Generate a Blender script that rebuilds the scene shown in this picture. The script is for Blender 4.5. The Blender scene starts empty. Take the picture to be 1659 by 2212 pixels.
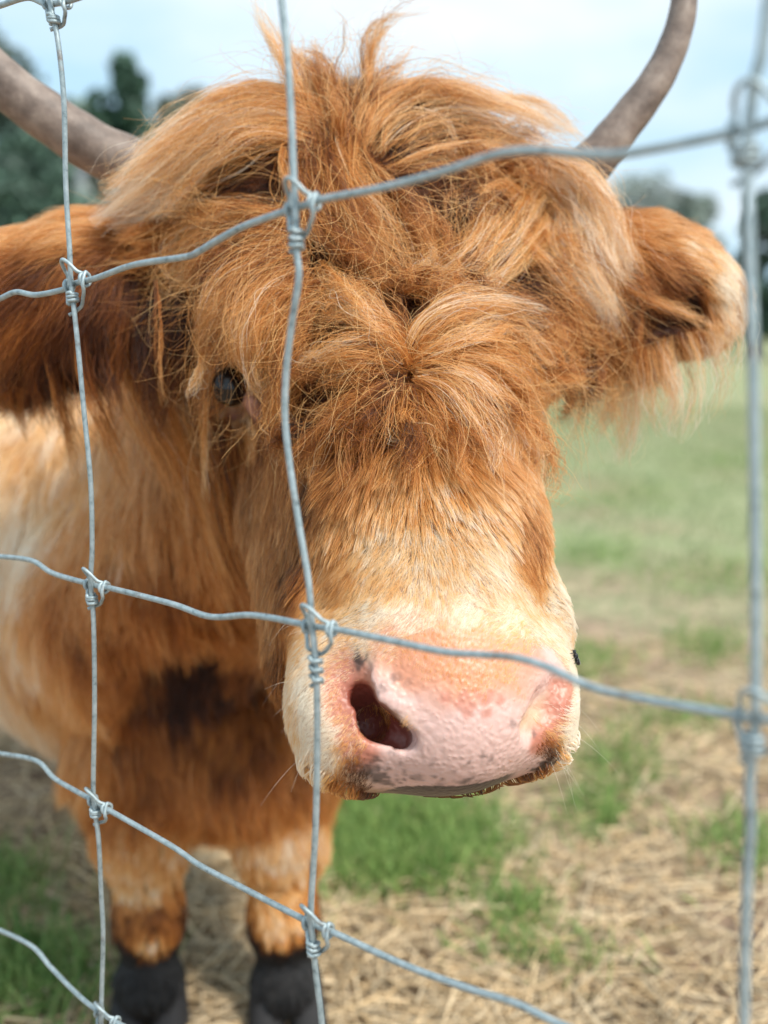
import bpy, bmesh, math, random
import numpy as np
from mathutils import Vector, Matrix
from mathutils.bvhtree import BVHTree
rng = np.random.default_rng(7)
random.seed(7)
S = bpy.context.scene

# ------------------------------------------------------------------ camera
CAM_H, PITCH, FP = 1.10, math.radians(10.6), 2218.0      # metres, radians, focal length in 1659 px units
cam_d = bpy.data.cameras.new('camera')
cam = bpy.data.objects.new('camera', cam_d); S.collection.objects.link(cam)
cam.location = (0, 0, CAM_H); cam.rotation_euler = (math.radians(90) - PITCH, 0, 0)
cam_d.sensor_fit = 'VERTICAL'; cam_d.sensor_height = 36.0; cam_d.lens = 36.0 * FP / 2212
cam_d.clip_start = .02; cam_d.clip_end = 2000
cam_d.dof.use_dof = True; cam_d.dof.focus_distance = .87; cam_d.dof.aperture_fstop = 2.5
cam_d.dof.aperture_blades = 0
S.camera = cam
# ------------------------------------------------------------------ world
SUN_EL, SUN_AZ = math.radians(52), math.radians(130)      # azimuth clockwise from +Y (away from camera)
world = bpy.data.worlds.new('World'); S.world = world; world.use_nodes = True
wn, wl = world.node_tree.nodes, world.node_tree.links
wn.clear()
w_out = wn.new('ShaderNodeOutputWorld'); w_bg = wn.new('ShaderNodeBackground')
w_sky = wn.new('ShaderNodeTexSky'); w_sky.sky_type = 'NISHITA'; w_sky.sun_disc = False
w_sky.sun_elevation = SUN_EL; w_sky.sun_rotation = SUN_AZ; w_sky.air_density = 1.0; w_sky.dust_density = 2.0
w_bg.inputs['Strength'].default_value = .115
w_tc = wn.new('ShaderNodeTexCoord'); w_mp = wn.new('ShaderNodeMapping'); w_mp.inputs['Scale'].default_value = (1, 1, 2.6)
w_mp.inputs['Location'].default_value = (3.1, 1.7, .4)
w_nz = wn.new('ShaderNodeTexNoise'); w_nz.inputs['Scale'].default_value = 2.2; w_nz.inputs['Detail'].default_value = 7
w_rp = wn.new('ShaderNodeValToRGB'); w_rp.color_ramp.elements[0].position = .42; w_rp.color_ramp.elements[1].position = .66
w_rp.color_ramp.elements[0].color = (0, 0, 0, 1); w_rp.color_ramp.elements[1].color = (1, 1, 1, 1)
w_mx = wn.new('ShaderNodeMixRGB'); w_mx.inputs['Fac'].default_value = .86
w_cl = wn.new('ShaderNodeMixRGB'); w_cl.inputs['Color1'].default_value = (3.9, 5.8, 7.1, 1); w_cl.inputs['Color2'].default_value = (7.2, 7.7, 8.0, 1)   # thin veil of cloud to thick white cloud
wl.new(w_tc.outputs['Generated'], w_mp.inputs['Vector']); wl.new(w_mp.outputs['Vector'], w_nz.inputs['Vector'])
wl.new(w_nz.outputs['Fac'], w_rp.inputs['Fac']); wl.new(w_rp.outputs['Color'], w_cl.inputs['Fac']); wl.new(w_cl.outputs['Color'], w_mx.inputs['Color2'])
wl.new(w_sky.outputs['Color'], w_mx.inputs['Color1']); wl.new(w_mx.outputs['Color'], w_bg.inputs['Color'])
wl.new(w_bg.outputs['Background'], w_out.inputs['Surface'])
# ------------------------------------------------------------------ sun behind thin cloud
sun_d = bpy.data.lights.new('sun', 'SUN'); sun_d.energy = 3.4; sun_d.angle = math.radians(11); sun_d.color = (1, .95, .87)
sun = bpy.data.objects.new('sun', sun_d); S.collection.objects.link(sun)
sd = Vector((math.sin(SUN_AZ) * math.cos(SUN_EL), math.cos(SUN_AZ) * math.cos(SUN_EL), math.sin(SUN_EL)))
sun.rotation_euler = sd.to_track_quat('Z', 'Y').to_euler()
S.view_settings.view_transform = 'Standard'; S.view_settings.look = 'None'; S.view_settings.gamma = 1
S.view_settings.exposure = .46
S.cycles.use_denoising = True
S.cycles.max_bounces = 8; S.cycles.diffuse_bounces = 4; S.cycles.glossy_bounces = 3; S.cycles.transparent_max_bounces = 8
S.cycles.caustics_reflective = False; S.cycles.caustics_refractive = False
S.cycles_curves.shape = 'RIBBONS'; S.cycles_curves.subdivisions = 2

# ------------------------------------------------------------------ helpers
SP, CP = math.sin(PITCH), math.cos(PITCH)
def ray(x, y):
    u = (np.asarray(x, float) - 829.5) / FP; v = (1106 - np.asarray(y, float)) / FP
    return np.stack([u, CP + v * SP, -SP + v * CP], -1)
def W(x, y, d):                                   # a point of the place, found from where it is seen and its distance
    return ray(x, y) * np.asarray(d, float)[..., None] + np.array([0, 0, CAM_H])
def unit(v): v = np.asarray(v, float); return v / (np.linalg.norm(v, axis=-1, keepdims=True) + 1e-12)
def smooth(x, a, b): t = np.clip((x - a) / (b - a), 0, 1); return t * t * (3 - 2 * t)
def tag(o, label=None, cat=None, group=None, kind=None):
    for k, v in (('label', label), ('category', cat), ('group', group), ('kind', kind)):
        if v: o[k] = v
    return o
def empty(name, loc=(0, 0, 0)):
    o = bpy.data.objects.new(name, None); S.collection.objects.link(o); o.location = loc; o.empty_display_size = .1; return o
def child_of(o, parent):
    if parent is not None:
        o.parent = parent; o.matrix_parent_inverse = Matrix.Translation(-parent.location) if True else None
def mesh_obj(name, verts, faces, mat=None, parent=None, smooth_shade=True):
    me = bpy.data.meshes.new(name); verts = np.asarray(verts, np.float32)
    if isinstance(faces, np.ndarray):
        me.vertices.add(len(verts)); me.vertices.foreach_set('co', verts.ravel())
        n, k = faces.shape; me.loops.add(n * k); me.loops.foreach_set('vertex_index', faces.astype(np.int32).ravel())
        me.polygons.add(n); me.polygons.foreach_set('loop_start', np.arange(0, n * k, k, dtype=np.int32))
        me.update(calc_edges=True); me.validate()
    else:
        me.from_pydata([tuple(v) for v in verts.tolist()], [], faces)
    me.polygons.foreach_set('use_smooth', np.full(len(me.polygons), smooth_shade)); me.update()
    o = bpy.data.objects.new(name, me); S.collection.objects.link(o)
    if mat: me.materials.append(mat)
    child_of(o, parent); return o
def color_attr(me, cols, name='tint'):
    a = me.attributes.new(name, 'FLOAT_COLOR', 'POINT')
    c = np.ones((len(cols), 4), np.float32); c[:, :3] = cols; a.data.foreach_set('color', c.ravel())
def strands(name, pts, rad, cols, mat, parent=None):
    """pts n,k,3 ; rad n,k ; cols n,k,3 : one hair object"""
    n, k, _ = pts.shape
    cu = bpy.data.hair_curves.new(name); cu.add_curves([k] * n)
    off = np.array(parent.location) if parent is not None else np.zeros(3)
    cu.attributes['position'].data.foreach_set('vector', (pts - off).astype(np.float32).ravel())
    r = cu.attributes.get('radius') or cu.attributes.new('radius', 'FLOAT', 'POINT')
    r.data.foreach_set('value', rad.astype(np.float32).ravel())
    a = cu.attributes.new('tint', 'FLOAT_COLOR', 'POINT'); c = np.ones((n * k, 4), np.float32)
    c[:, :3] = cols.reshape(-1, 3); a.data.foreach_set('color', c.ravel())
    cu.materials.append(mat)
    o = bpy.data.objects.new(name, cu); S.collection.objects.link(o)
    if parent is not None: o.parent = parent
    return o
def make_mesh_child(name, verts, faces, mat, parent):
    off = np.array(parent.location); o = mesh_obj(name, np.asarray(verts) - off, faces, mat); o.parent = parent; return o
def mat_new(name):
    m = bpy.data.materials.new(name); m.use_nodes = True; nt = m.node_tree
    return m, nt, nt.nodes['Principled BSDF'], nt.nodes['Material Output']
def tube(path, rad, sides=10, caps=True):
    """verts, faces of a tube along path; parallel-transported frame"""
    P = np.asarray(path, float); n = len(P); r = np.broadcast_to(np.asarray(rad, float), (n,))
    T = unit(np.gradient(P, axis=0)); N = np.zeros((n, 3))
    a = np.array([0, 0, 1.]) if abs(T[0][2]) < .9 else np.array([1., 0, 0])
    N[0] = unit(a - T[0] * a.dot(T[0]))
    for i in range(1, n):
        v = N[i - 1] - T[i] * N[i - 1].dot(T[i]); N[i] = unit(v)
    B = np.cross(T, N); th = np.linspace(0, 2 * np.pi, sides, endpoint=False)
    V = (P[:, None] + r[:, None, None] * (np.cos(th)[None, :, None] * N[:, None] + np.sin(th)[None, :, None] * B[:, None])).reshape(-1, 3)
    i = np.arange(n - 1)[:, None] * sides; j = np.arange(sides)[None]; j2 = (j + 1) % sides
    F = np.stack([i + j, i + j2, i + sides + j2, i + sides + j], -1).reshape(-1, 4).tolist()
    if caps: F += [list(range(sides))[::-1], list(range((n - 1) * sides, n * sides))]
    return V, F
def spline(p, n):
    """Catmull-Rom through points, n samples evenly by parameter"""
    p = np.asarray(p, float); q = np.vstack([2 * p[0] - p[1], p, 2 * p[-1] - p[-2]]); m = len(p) - 1
    t = np.linspace(0, m, n); i = np.minimum(t.astype(int), m - 1); f = (t - i)[:, None]
    a, b, c, d = q[i], q[i + 1], q[i + 2], q[i + 3]
    return .5 * (2 * b + (c - a) * f + (2 * a - 5 * b + 4 * c - d) * f ** 2 + (3 * b - 3 * c + d - a) * f ** 3)
class Builder:
    def __init__(s): s.V = []; s.F = []; s.n = 0
    def add(s, V, F):
        s.V.append(np.asarray(V, float)); s.F += [[i + s.n for i in f] for f in F]; s.n += len(V)
    def make(s, name, mat, parent=None, smooth_shade=True):
        V = np.vstack(s.V)
        if parent is not None: V = V - np.array(parent.location)
        o = mesh_obj(name, V, s.F, mat, None, smooth_shade)
        if parent is not None: o.parent = parent
        return o
def vnoise(p, scale, seed=0):
    """smooth value noise, p n,3 -> n in -1..1"""
    q = np.asarray(p) * scale + seed * 17.3; i = np.floor(q).astype(np.int64); f = q - i; f = f * f * (3 - 2 * f); out = 0
    for dx in (0, 1):
        for dy in (0, 1):
            for dz in (0, 1):
                h = ((i[..., 0] + dx) * 73856093) ^ ((i[..., 1] + dy) * 19349663) ^ ((i[..., 2] + dz) * 83492791) ^ (seed * 2654435761 & 0xffffffff)
                h = (h ^ (h >> 13)) * 1274126177; h = (h ^ (h >> 16)) & 0xffff
                w = (f[..., 0] if dx else 1 - f[..., 0]) * (f[..., 1] if dy else 1 - f[..., 1]) * (f[..., 2] if dz else 1 - f[..., 2])
                out = out + w * (h / 32767.5 - 1)
    return out

# ------------------------------------------------------------------ the cow's body as one distance field, meshed once
POLL, NOSE = W(800, 330, 1.12), W(985, 1600, .80)
HA = unit(NOSE - POLL)                                   # down the face
rt = unit(np.array([1, .34, 0.])); HX = unit(rt - HA * rt.dot(HA))      # across the face
HF = np.cross(HX, HA)                                    # out of the face
if HF[1] > 0: HF = -HF
HEAD = np.stack([HX, HA, HF])                            # rows: across, along, front
EYE3 = np.eye(3)
OPS = []
def E(c, r, k=.03, fr=None, sub=False, only=None): OPS.append(('e', np.asarray(c), np.asarray(r, float), EYE3 if fr is None else fr, k, sub))
def Cc(a, b, ra, rb, k=.03, sub=False): OPS.append(('c', np.asarray(a), np.asarray(b), ra, rb, k, sub))
def sdf(p):
    p = np.asarray(p, float); out = np.full(len(p), 9.0)
    for op in OPS:
        if op[0] == 'e':
            _, c, r, fr, k, sub = op; q = (p - c) @ fr.T
            k0 = np.linalg.norm(q / r, axis=1); k1 = np.linalg.norm(q / (r * r), axis=1) + 1e-9; d = k0 * (k0 - 1) / k1
        else:
            _, a, b, ra, rb, k, sub = op; ba = b - a; h = np.clip((p - a) @ ba / ba.dot(ba), 0, 1)
            d = np.linalg.norm(p - a - h[:, None] * ba, axis=1) - (ra + (rb - ra) * h)
        if sub:
            h = np.clip(.5 - .5 * (out + d) / k, 0, 1); out = out * (1 - h) - d * h + k * h * (1 - h)
        else:
            h = np.clip(.5 + .5 * (d - out) / k, 0, 1); out = out * h + d * (1 - h) - k * h * (1 - h)
    return out
def grad(p, e=.0015):
    g = np.empty_like(p)
    for i in range(3):
        dp = np.zeros(3); dp[i] = e; g[:, i] = (sdf(p + dp) - sdf(p - dp)) / (2 * e)
    return g
def project(p, it=3):
    for _ in range(it):
        d = sdf(p); g = grad(p); p = p - (d / np.maximum((g * g).sum(1), .2))[:, None] * g
    return p
# trunk and neck
CH = W(320, 1270, 1.70)                                   # middle of the chest
RUMP = CH + np.array([-.62, 1.15, .05])
BAX = unit(RUMP - CH); BX = unit(np.cross(BAX, [0, 0, 1])); BFR = np.stack([BX, BAX, np.array([0, 0, 1.])])
E(CH + BAX * .12 + np.array([0, 0, .04]), (.28, .34, .33), .05, BFR)
E(CH + BAX * .60 + np.array([0, 0, .0]), (.32, .60, .35), .10, BFR)
E(CH + BAX * 1.10 + np.array([0, 0, .08]), (.26, .32, .28), .08, BFR)
Cc(W(820, 620, 1.24), CH + np.array([.02, .08, .12]), .13, .22, .10)          # neck
Cc(W(560, 1030, 1.34), W(340, 1290, 1.50), .10, .12, .10)            # dewlap
Cc(W(340, 1290, 1.50), W(400, 1480, 1.60), .12, .08, .10)
E(W(480, 1600, 1.70), (.185, .17, .13), .05)                            # brisket
E(W(400, 1480, 1.44), (.088, .115, .12), .07, sub=True)      # hollow below the dewlap
# legs
def leg(x, x1, d, dx=0):
    a, kn, an = W(x, 1600, d + .03), W(x1, 1975, d), W(x1 + dx, 2120, d)
    Cc(a, W((x + x1) / 2, 1800, d), .095, .058, .05); Cc(W((x + x1) / 2, 1800, d), kn, .058, .040, .04)
    E(kn, (.042, .046, .05), .03); Cc(kn, an, .033, .033, .03); E(an, (.043, .05, .04), .025)
    return an
AN1 = leg(300, 322, 1.60); AN2 = leg(590, 612, 1.62, dx=4)
for s in (-1, 1):
    hp = RUMP + BX * .15 * s + np.array([0, 0, -.13]); hk = np.array([hp[0], hp[1] + .10, .42]); hf = np.array([hp[0], hp[1] + .02, .09])
    Cc(hp, hk, .15, .06, .06); Cc(hk, hf, .05, .04, .03)
# head
E(W(815, 600, 1.125), (.175, .19, .13), .04, HEAD)
E(W(800, 400, 1.15), (.20, .085, .10), .06, HEAD)
E(W(575, 740, 1.055), (.060, .07, .055), .05, HEAD)                     # brow and eye ridges
E(W(1140, 715, 1.095), (.060, .07, .055), .05, HEAD)
Cc(W(868, 880, 1.06), W(920, 1190, .975), .126, .103, .06)             # nose bridge
Cc(W(740, 980, 1.17), W(800, 1400, 1.0), .11, .095, .06)              # cheek and jaw
Cc(W(920, 1200, .97), W(938, 1430, .892), .100, .094, .05)
E(W(925, 1505, .885), (.109, .078, .078), .03, HEAD)
E(W(1165, 1350, .945), (.028, .040, .030), .04, HEAD)                  # step above the right nostril
E(W(700, 1345, .925), (.030, .045, .030), .03, HEAD)
E(W(748, 1525, .865), (.046, .066, .055), .03, HEAD)                  # left lip and nostril wing
E(W(1148, 1500, .897), (.034, .062, .050), .03, HEAD)
E(W(985, 1545, .845), (.060, .055, .052), .03, HEAD)
E(W(952, 1596, .872), (.100, .028, .050), .03, HEAD)                   # upper lip
E(W(970, 1624, .888), (.064, .024, .050), .008, HEAD)                    # lower lip
# ears
def ear(px, r, k=.03):
    for (a, b), (ra, rb) in zip(zip(px[:-1], px[1:]), zip(r[:-1], r[1:])): Cc(W(*a), W(*b), ra, rb, k)
ear([(420, 600, 1.18), (330, 600, 1.17), (200, 610, 1.15), (60, 650, 1.15), (-60, 700, 1.17)], (.06, .050, .055, .055, .033), .05)
ear([(1170, 600, 1.20), (1270, 600, 1.17), (1360, 612, 1.14), (1440, 630, 1.13), (1520, 650, 1.13)], (.050, .046, .054, .050, .032), .05)
# hollows: eye socket, ear cup, nostrils
EYE_L = W(497, 822, 1.020)
E(EYE_L + HF * .010, (.027, .018, .020), .010, HEAD, sub=True)
CUP = (W(1385, 655, 1.070), W(1480, 668, 1.072)); Cc(CUP[0], CUP[1], .037, .032, .010, sub=True)
E(W(744, 1500, .795), (.018, .034, .019), .022, HEAD, sub=True)
DEEP = HF * -.022 + HA * -.006
NL = [W(786, 1446, .806), W(792, 1500, .806), W(820, 1560, .802), W(876, 1592, .800)]
RG = [W(808, 1466, .806), W(832, 1505, .806), W(868, 1538, .805), W(915, 1566, .806)]
for a, b, ra, rb in zip(RG[:-1], RG[1:], (.0085, .0115, .0115), (.0115, .0115, .008)): Cc(a, b, ra, rb, .012)   #           # fleshy fold over the left nostril
for a, b, ra, rb in zip(NL[:-1], NL[1:], (.005, .0090, .0150), (.0090, .0150, .0100)):
    Cc(a, b, ra, rb, .007, sub=True)
Cc(NL[1] + DEEP * .7, NL[2] + DEEP * 1.7, .009, .016, .008, sub=True); Cc(NL[2] + DEEP, NL[3] + DEEP * .8, .015, .011, .008, sub=True)
NR = [W(1208, 1478, .846), W(1186, 1528, .830), W(1148, 1572, .820)]
for a, b, ra, rb in zip(NR[:-1], NR[1:], (.008, .013), (.013, .010)): Cc(a, b, ra, rb, .010, sub=True)
def net(h):
    lo = np.array([-1.40, .62, .05]); hi = np.array([.50, 3.35, 1.48])
    B = 8; nb = np.ceil((hi - lo) / (h * B)).astype(int); n = nb * B + 1
    ax = [lo[i] + (np.arange(nb[i]) + .5) * h * B for i in range(3)]
    cc = np.stack(np.meshgrid(*ax, indexing='ij'), -1).reshape(-1, 3); cd = np.concatenate([sdf(c) for c in np.array_split(cc, 4)]).reshape(nb)
    D = np.full(n, 1.0, np.float32)
    big = np.where(cd > 0, 1.0, -1.0).astype(np.float32).repeat(B, 0).repeat(B, 1).repeat(B, 2); D[:-1, :-1, :-1] = big
    act = np.argwhere(np.abs(cd) < h * B * 1.6)
    loc = np.stack(np.meshgrid(*[np.arange(B + 1)] * 3, indexing='ij'), -1).reshape(-1, 3)
    for ch in np.array_split(act, max(1, len(act) // 400)):
        ii = (ch[:, None] * B + loc[None]).reshape(-1, 3); D[ii[:, 0], ii[:, 1], ii[:, 2]] = sdf(lo + ii * h)
    I = D < 0; c = np.zeros(n - 1, np.int8)
    for x in (0, 1):
        for y in (0, 1):
            for z in (0, 1): c += I[x:n[0] - 1 + x, y:n[1] - 1 + y, z:n[2] - 1 + z]
    A = (c > 0) & (c < 8); idx = np.full(n - 1, -1, np.int64); cells = np.argwhere(A); idx[A] = np.arange(len(cells))
    V = lo + (cells + .5) * h; F = []
    for a in range(3):
        b, d = (a + 1) % 3, (a + 2) % 3
        s0 = [slice(1, -1)] * 3; s0[a] = slice(0, -1); s1 = list(s0); s1[a] = slice(1, None)
        e0, e1 = I[tuple(s0)], I[tuple(s1)]; off = np.array([1, 1, 1]); off[a] = 0
        for flip in (False, True):
            m = np.argwhere((e0 & ~e1) if not flip else (~e0 & e1)) + off; q = []
            for ob, od in ((0, 0), (1, 0), (1, 1), (0, 1)):
                w = m.copy(); w[:, b] -= ob; w[:, d] -= od; q.append(idx[w[:, 0], w[:, 1], w[:, 2]])
            q = np.stack(q, 1); F.append(q[:, ::-1] if flip else q)
    F = np.vstack(F); F = F[(F >= 0).all(1)]; return V, F
V, F = net(.0060)
def refine(V, F, mask_fn):
    """split the quads of a region in four; neighbours take the extra points as n-gons"""
    Fc = V[F].mean(1); sel = mask_fn(Fc); Q = F[sel]; R = F[~sel]
    e = np.sort(np.stack([Q, np.roll(Q, -1, 1)], -1).reshape(-1, 2), 1); ue, inv = np.unique(e, axis=0, return_inverse=True)
    inv = inv.reshape(-1, 4); n0 = len(V); n1 = n0 + len(ue)
    V2 = np.vstack([V, V[ue].mean(1), V[Q].mean(1)]); mid = inv + n0; cen = n1 + np.arange(len(Q))[:, None]
    out = [np.stack([Q[:, i], mid[:, i], cen[:, 0], mid[:, i - 1]], 1) for i in range(4)]
    key = {tuple(x): n0 + i for i, x in enumerate(ue.tolist())}; border = set(ue.ravel().tolist()); extra = []; keep = np.ones(len(R), bool)
    for i in np.argwhere(np.isin(R, np.fromiter(border, np.int64)).sum(1) >= 2)[:, 0]:
        f = []; q = R[i].tolist(); hit = False
        for a, b in zip(q, q[1:] + q[:1]):
            f.append(a); k = key.get((min(a, b), max(a, b)))
            if k is not None: f.append(k); hit = True
        if hit: extra.append(f); keep[i] = False
    return V2, np.vstack(out + [R[keep]]), extra
MUZ = W(930, 1530, .86)
V, F, XF = refine(V, F, lambda c: np.linalg.norm(c - MUZ, axis=1) < .165)
V = project(V, 2)
# even out the fine net, then settle it on the surface again
FT = F.tolist() + XF
def relax(V, FT, near, it=2):
    e = np.array([(a, b) for f in FT for a, b in zip(f, f[1:] + f[:1])]) if len(FT) < 5000 else None
    if e is None:
        a = np.array([x for f in FT for x in f]); b = np.array([x for f in FT for x in f[1:] + f[:1]]); e = np.stack([a, b], 1)
    m = np.linalg.norm(V - near, axis=1) < .17
    for _ in range(it):
        acc = np.zeros_like(V); cnt = np.zeros(len(V))
        for i in range(3): acc[:, i] = np.bincount(e[:, 0], V[e[:, 1], i], len(V)) + np.bincount(e[:, 1], V[e[:, 0], i], len(V))
        cnt = np.bincount(e[:, 0], minlength=len(V)) + np.bincount(e[:, 1], minlength=len(V))
        V = np.where(m[:, None], V * .4 + .6 * acc / cnt[:, None], V)
    return V
V = relax(V, FT, MUZ, 2); m_ = np.linalg.norm(V - MUZ, axis=1) < .17; V[m_] = project(V[m_], 1); V = relax(V, FT, MUZ, 1)
BVH = BVHTree.FromPolygons(V.tolist(), FT)
def surf(x, y, default=1.15):
    r = ray(x, y); h = BVH.ray_cast(Vector((0, 0, CAM_H)), Vector(r))
    return (np.array(h[0]), np.array(h[1]), float((np.array(h[0]) - [0, 0, CAM_H]) @ np.array([0, CP, -SP]))) if h[0] is not None else (W(x, y, default), unit(-r), default)
def SPT(x, y): return surf(x, y)[0]

# ------------------------------------------------------------------ materials of the cow
def tint_node(nt):
    a = nt.nodes.new('ShaderNodeAttribute'); a.attribute_name = 'tint'; return a
M_skin, nt, b, o = mat_new('cow_skin'); a = tint_node(nt)
nt.links.new(a.outputs['Color'], b.inputs['Base Color']); b.inputs['Roughness'].default_value = .45; b.inputs['Coat Weight'].default_value = .04; b.inputs['Coat Roughness'].default_value = .25
b.inputs['Subsurface Weight'].default_value = .12; b.inputs['Subsurface Radius'].default_value = (.008, .003, .002); b.inputs['Subsurface Scale'].default_value = .6
tc = nt.nodes.new('ShaderNodeTexCoord'); vo = nt.nodes.new('ShaderNodeTexVoronoi'); vo.feature = 'SMOOTH_F1'; vo.inputs['Scale'].default_value = 215
nz = nt.nodes.new('ShaderNodeTexNoise'); nz.inputs['Scale'].default_value = 60; nz.inputs['Detail'].default_value = 6
vm = nt.nodes.new('ShaderNodeVectorMath'); vm.operation = 'MULTIPLY_ADD'; vm.inputs[1].default_value = (.012, .012, .012)
nt.links.new(nz.outputs['Color'], vm.inputs[0]); nt.links.new(tc.outputs['Object'], vm.inputs[2]); nt.links.new(vm.outputs[0], vo.inputs['Vector'])
mh = nt.nodes.new('ShaderNodeMath'); mh.operation = 'MULTIPLY_ADD'; mh.inputs[1].default_value = .25
nt.links.new(nz.outputs['Fac'], mh.inputs[0]); nt.links.new(vo.outputs['Distance'], mh.inputs[2])
bp = nt.nodes.new('ShaderNodeBump'); bp.inputs['Strength'].default_value = .75; bp.inputs['Distance'].default_value = .0016; bp.invert = True
nt.links.new(mh.outputs[0], bp.inputs['Height']); nt.links.new(bp.outputs[0], b.inputs['Normal'])
def hair_mat(name, rough=.35, radial=.5, coat=0.):
    m, nt, b, o = mat_new(name); nt.nodes.remove(b)
    h = nt.nodes.new('ShaderNodeBsdfHairPrincipled'); h.parametrization = 'COLOR'; a = tint_node(nt)
    nt.links.new(a.outputs['Color'], h.inputs['Color']); h.inputs['Roughness'].default_value = rough; h.inputs['Radial Roughness'].default_value = radial
    h.inputs['Random Roughness'].default_value = .2
    d = nt.nodes.new('ShaderNodeBsdfPrincipled'); nt.links.new(a.outputs['Color'], d.inputs['Base Color']); d.inputs['Roughness'].default_value = .42; d.inputs['Specular IOR Level'].default_value = .22
    mx = nt.nodes.new('ShaderNodeMixShader'); mx.inputs[0].default_value = .62; nt.links.new(h.outputs[0], mx.inputs[1]); nt.links.new(d.outputs[0], mx.inputs[2])
    nt.links.new(mx.outputs[0], o.inputs['Surface']); return m
M_fur = hair_mat('cow_fur')

# ------------------------------------------------------------------ skin colours (fixed on the skin; the deep nostril also holds painted shade)
RUST = np.array([.13, .042, .014]); 
skin = np.tile(RUST, (len(V), 1))
hd = np.linalg.norm(V - MUZ, axis=1)
CREAM = np.array([.60, .41, .27]); PINK = np.array([.64, .42, .37]); SALM = np.array([.60, .25, .14]); RED = np.array([.42, .11, .065]); DARKN = np.array([.045, .032, .028])
def blob(x, y, r, col, w=1., nz=.35, sc=90, sharp=.5):
    c = SPT(x, y); d = np.linalg.norm(V - c, axis=1); m = d < r * 1.8
    dd = d[m] * (1 + nz * vnoise(V[m], sc, int(x) % 13)); f = w * (1 - smooth(dd, r * (1 - sharp), r * (1 + sharp * .4)))
    skin[m] += (np.asarray(col) - skin[m]) * f[:, None]
for x, y, r in ((930, 1500, .105), (740, 1560, .08), (1150, 1560, .08), (1150, 1380, .05)): blob(x, y, r, CREAM, 1, .1)
PAD = [(860, 1490), (940, 1530), (1010, 1560), (1090, 1540), (1150, 1480), (1180, 1440), (950, 1590), (1020, 1620), (1090, 1600), (880, 1620), (900, 1650), (960, 1670), (1040, 1670), (830, 1480), (1120, 1640), (840, 1635), (850, 1680), (905, 1695), (960, 1702), (1030, 1702), (1085, 1692), (1130, 1665)]
for x, y in PAD: blob(x, y, .026, PINK, .95, .15)
for x, y, r in ((880, 1400, .032), (960, 1425, .036), (1040, 1430, .034), (1110, 1440, .028), (1000, 1470, .022), (900, 1450, .022), (1150, 1420, .02), (840, 1400, .02)): blob(x, y, r, SALM, .62, .25, 60)
for x, y, r in ((748, 1450, .022), (745, 1500, .024), (758, 1550, .024), (772, 1600, .020), (775, 1640, .017), (1212, 1495, .016), (1205, 1545, .018), (1180, 1590, .017), (1160, 1610, .010), (1225, 1530, .012)): blob(x, y, r, RED + [.05, .06, .045], .85, .3, 70)
for p, r in ((NL[1] + DEEP * .8, .015), (NL[2] + DEEP * 1.9, .035), (NL[2] + DEEP * 1.1, .022), ((NL[1] + NL[3]) / 2 + DEEP * 1.6, .030), (NL[3] + DEEP * 1.1, .015)):
    d = np.linalg.norm(V - p, axis=1); f = (1 - smooth(d, r * .6, r * 1.25)) * .9; skin += (RED * [.50, .42, .50] - skin) * f[:, None]  # maroon nostril lining, darkened deep inside to stand in for shade
for x, y in ((1003, 1503), (1030, 1498), (1046, 1510), (1062, 1500), (1020, 1525), (990, 1520), (1085, 1512), (1048, 1540), (960, 1508), (1008, 1540)): blob(x + rng.uniform(-4, 4), y, .0052, (.50, .19, .13), .7, .2)
for x, y, r, w in ((772, 1425, .006, .9), (775, 1440, .004, .6), (862, 1463, .004, .4), (846, 1468, .004, .4), (885, 1470, .004, .3), (830, 1488, .004, .4),
                (812, 1678, .009, .8), (790, 1665, .008, .75), (765, 1650, .008, .6), (835, 1690, .007, .75), (812, 1640, .004, .7), (1150, 1680, .014, .95), (1180, 1655, .014, .95), (1200, 1625, .010, .8), (1120, 1695, .012, .9), (1150, 1700, .012, .9), (1215, 1600, .007, .5),
                (1000, 1690, .006, .5), (950, 1695, .005, .5), (900, 1680, .005, .5), (1060, 1640, .0035, .5), (1042, 1632, .003, .5), (1110, 1565, .003, .5), (1155, 1585, .003, .6), (848, 1625, .004, .5)): blob(x, y, r, DARKN, w, .7, 260)
for _ in range(55):                                                   # dirt flecks low on the lip
    x = rng.uniform(820, 1190); y = 1704 - abs(rng.normal(0, 26)); blob(x, y, rng.uniform(.0012, .0032), DARKN, rng.uniform(.2, .7), .6, 300)
d = (V - W(970, 1722, .885)) @ HA; m = (np.linalg.norm(V - W(970, 1700, .88), axis=1) < .07) & (d > -.003); f = smooth(d[m], -.003, .003)
skin[m] += (DARKN - skin[m]) * f[:, None]                               # dark lower lip
for x, y, r, c in ((510, 870, .030, (.58, .27, .21)), (545, 885, .024, (.62, .33, .27)), (450, 770, .02, (.40, .2, .14)), (1215, 745, .03, (.45, .24, .18)), (492, 822, .022, (.03, .02, .02))): blob(x, y, r, c, .85, .2)
for an_ in (AN1, AN2):
    d = np.linalg.norm((V - an_)[:, :2], axis=1); f = (1 - smooth(V[:, 2], .10, .15)) * (d < .12); skin += (np.array([.014, .012, .012]) - skin) * f[:, None]
EARIN = W(1450, 665, 1.09)
d = np.linalg.norm(V - EARIN, axis=1); skin += (np.array([.12, .035, .015]) - skin) * (1 - smooth(d, .045, .065))[:, None]

# ------------------------------------------------------------------ top-level cow
COW_LOC = (float(CH[0]), float(CH[1]) + .3, 0)
cow = tag(empty('highland_cow', COW_LOC), 'shaggy ginger highland cow with pink nose looking over the wire fence', 'cow')
body = mesh_obj('body', V - np.array(COW_LOC), FT, M_skin); body.parent = cow
color_attr(body.data, skin)

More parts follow.
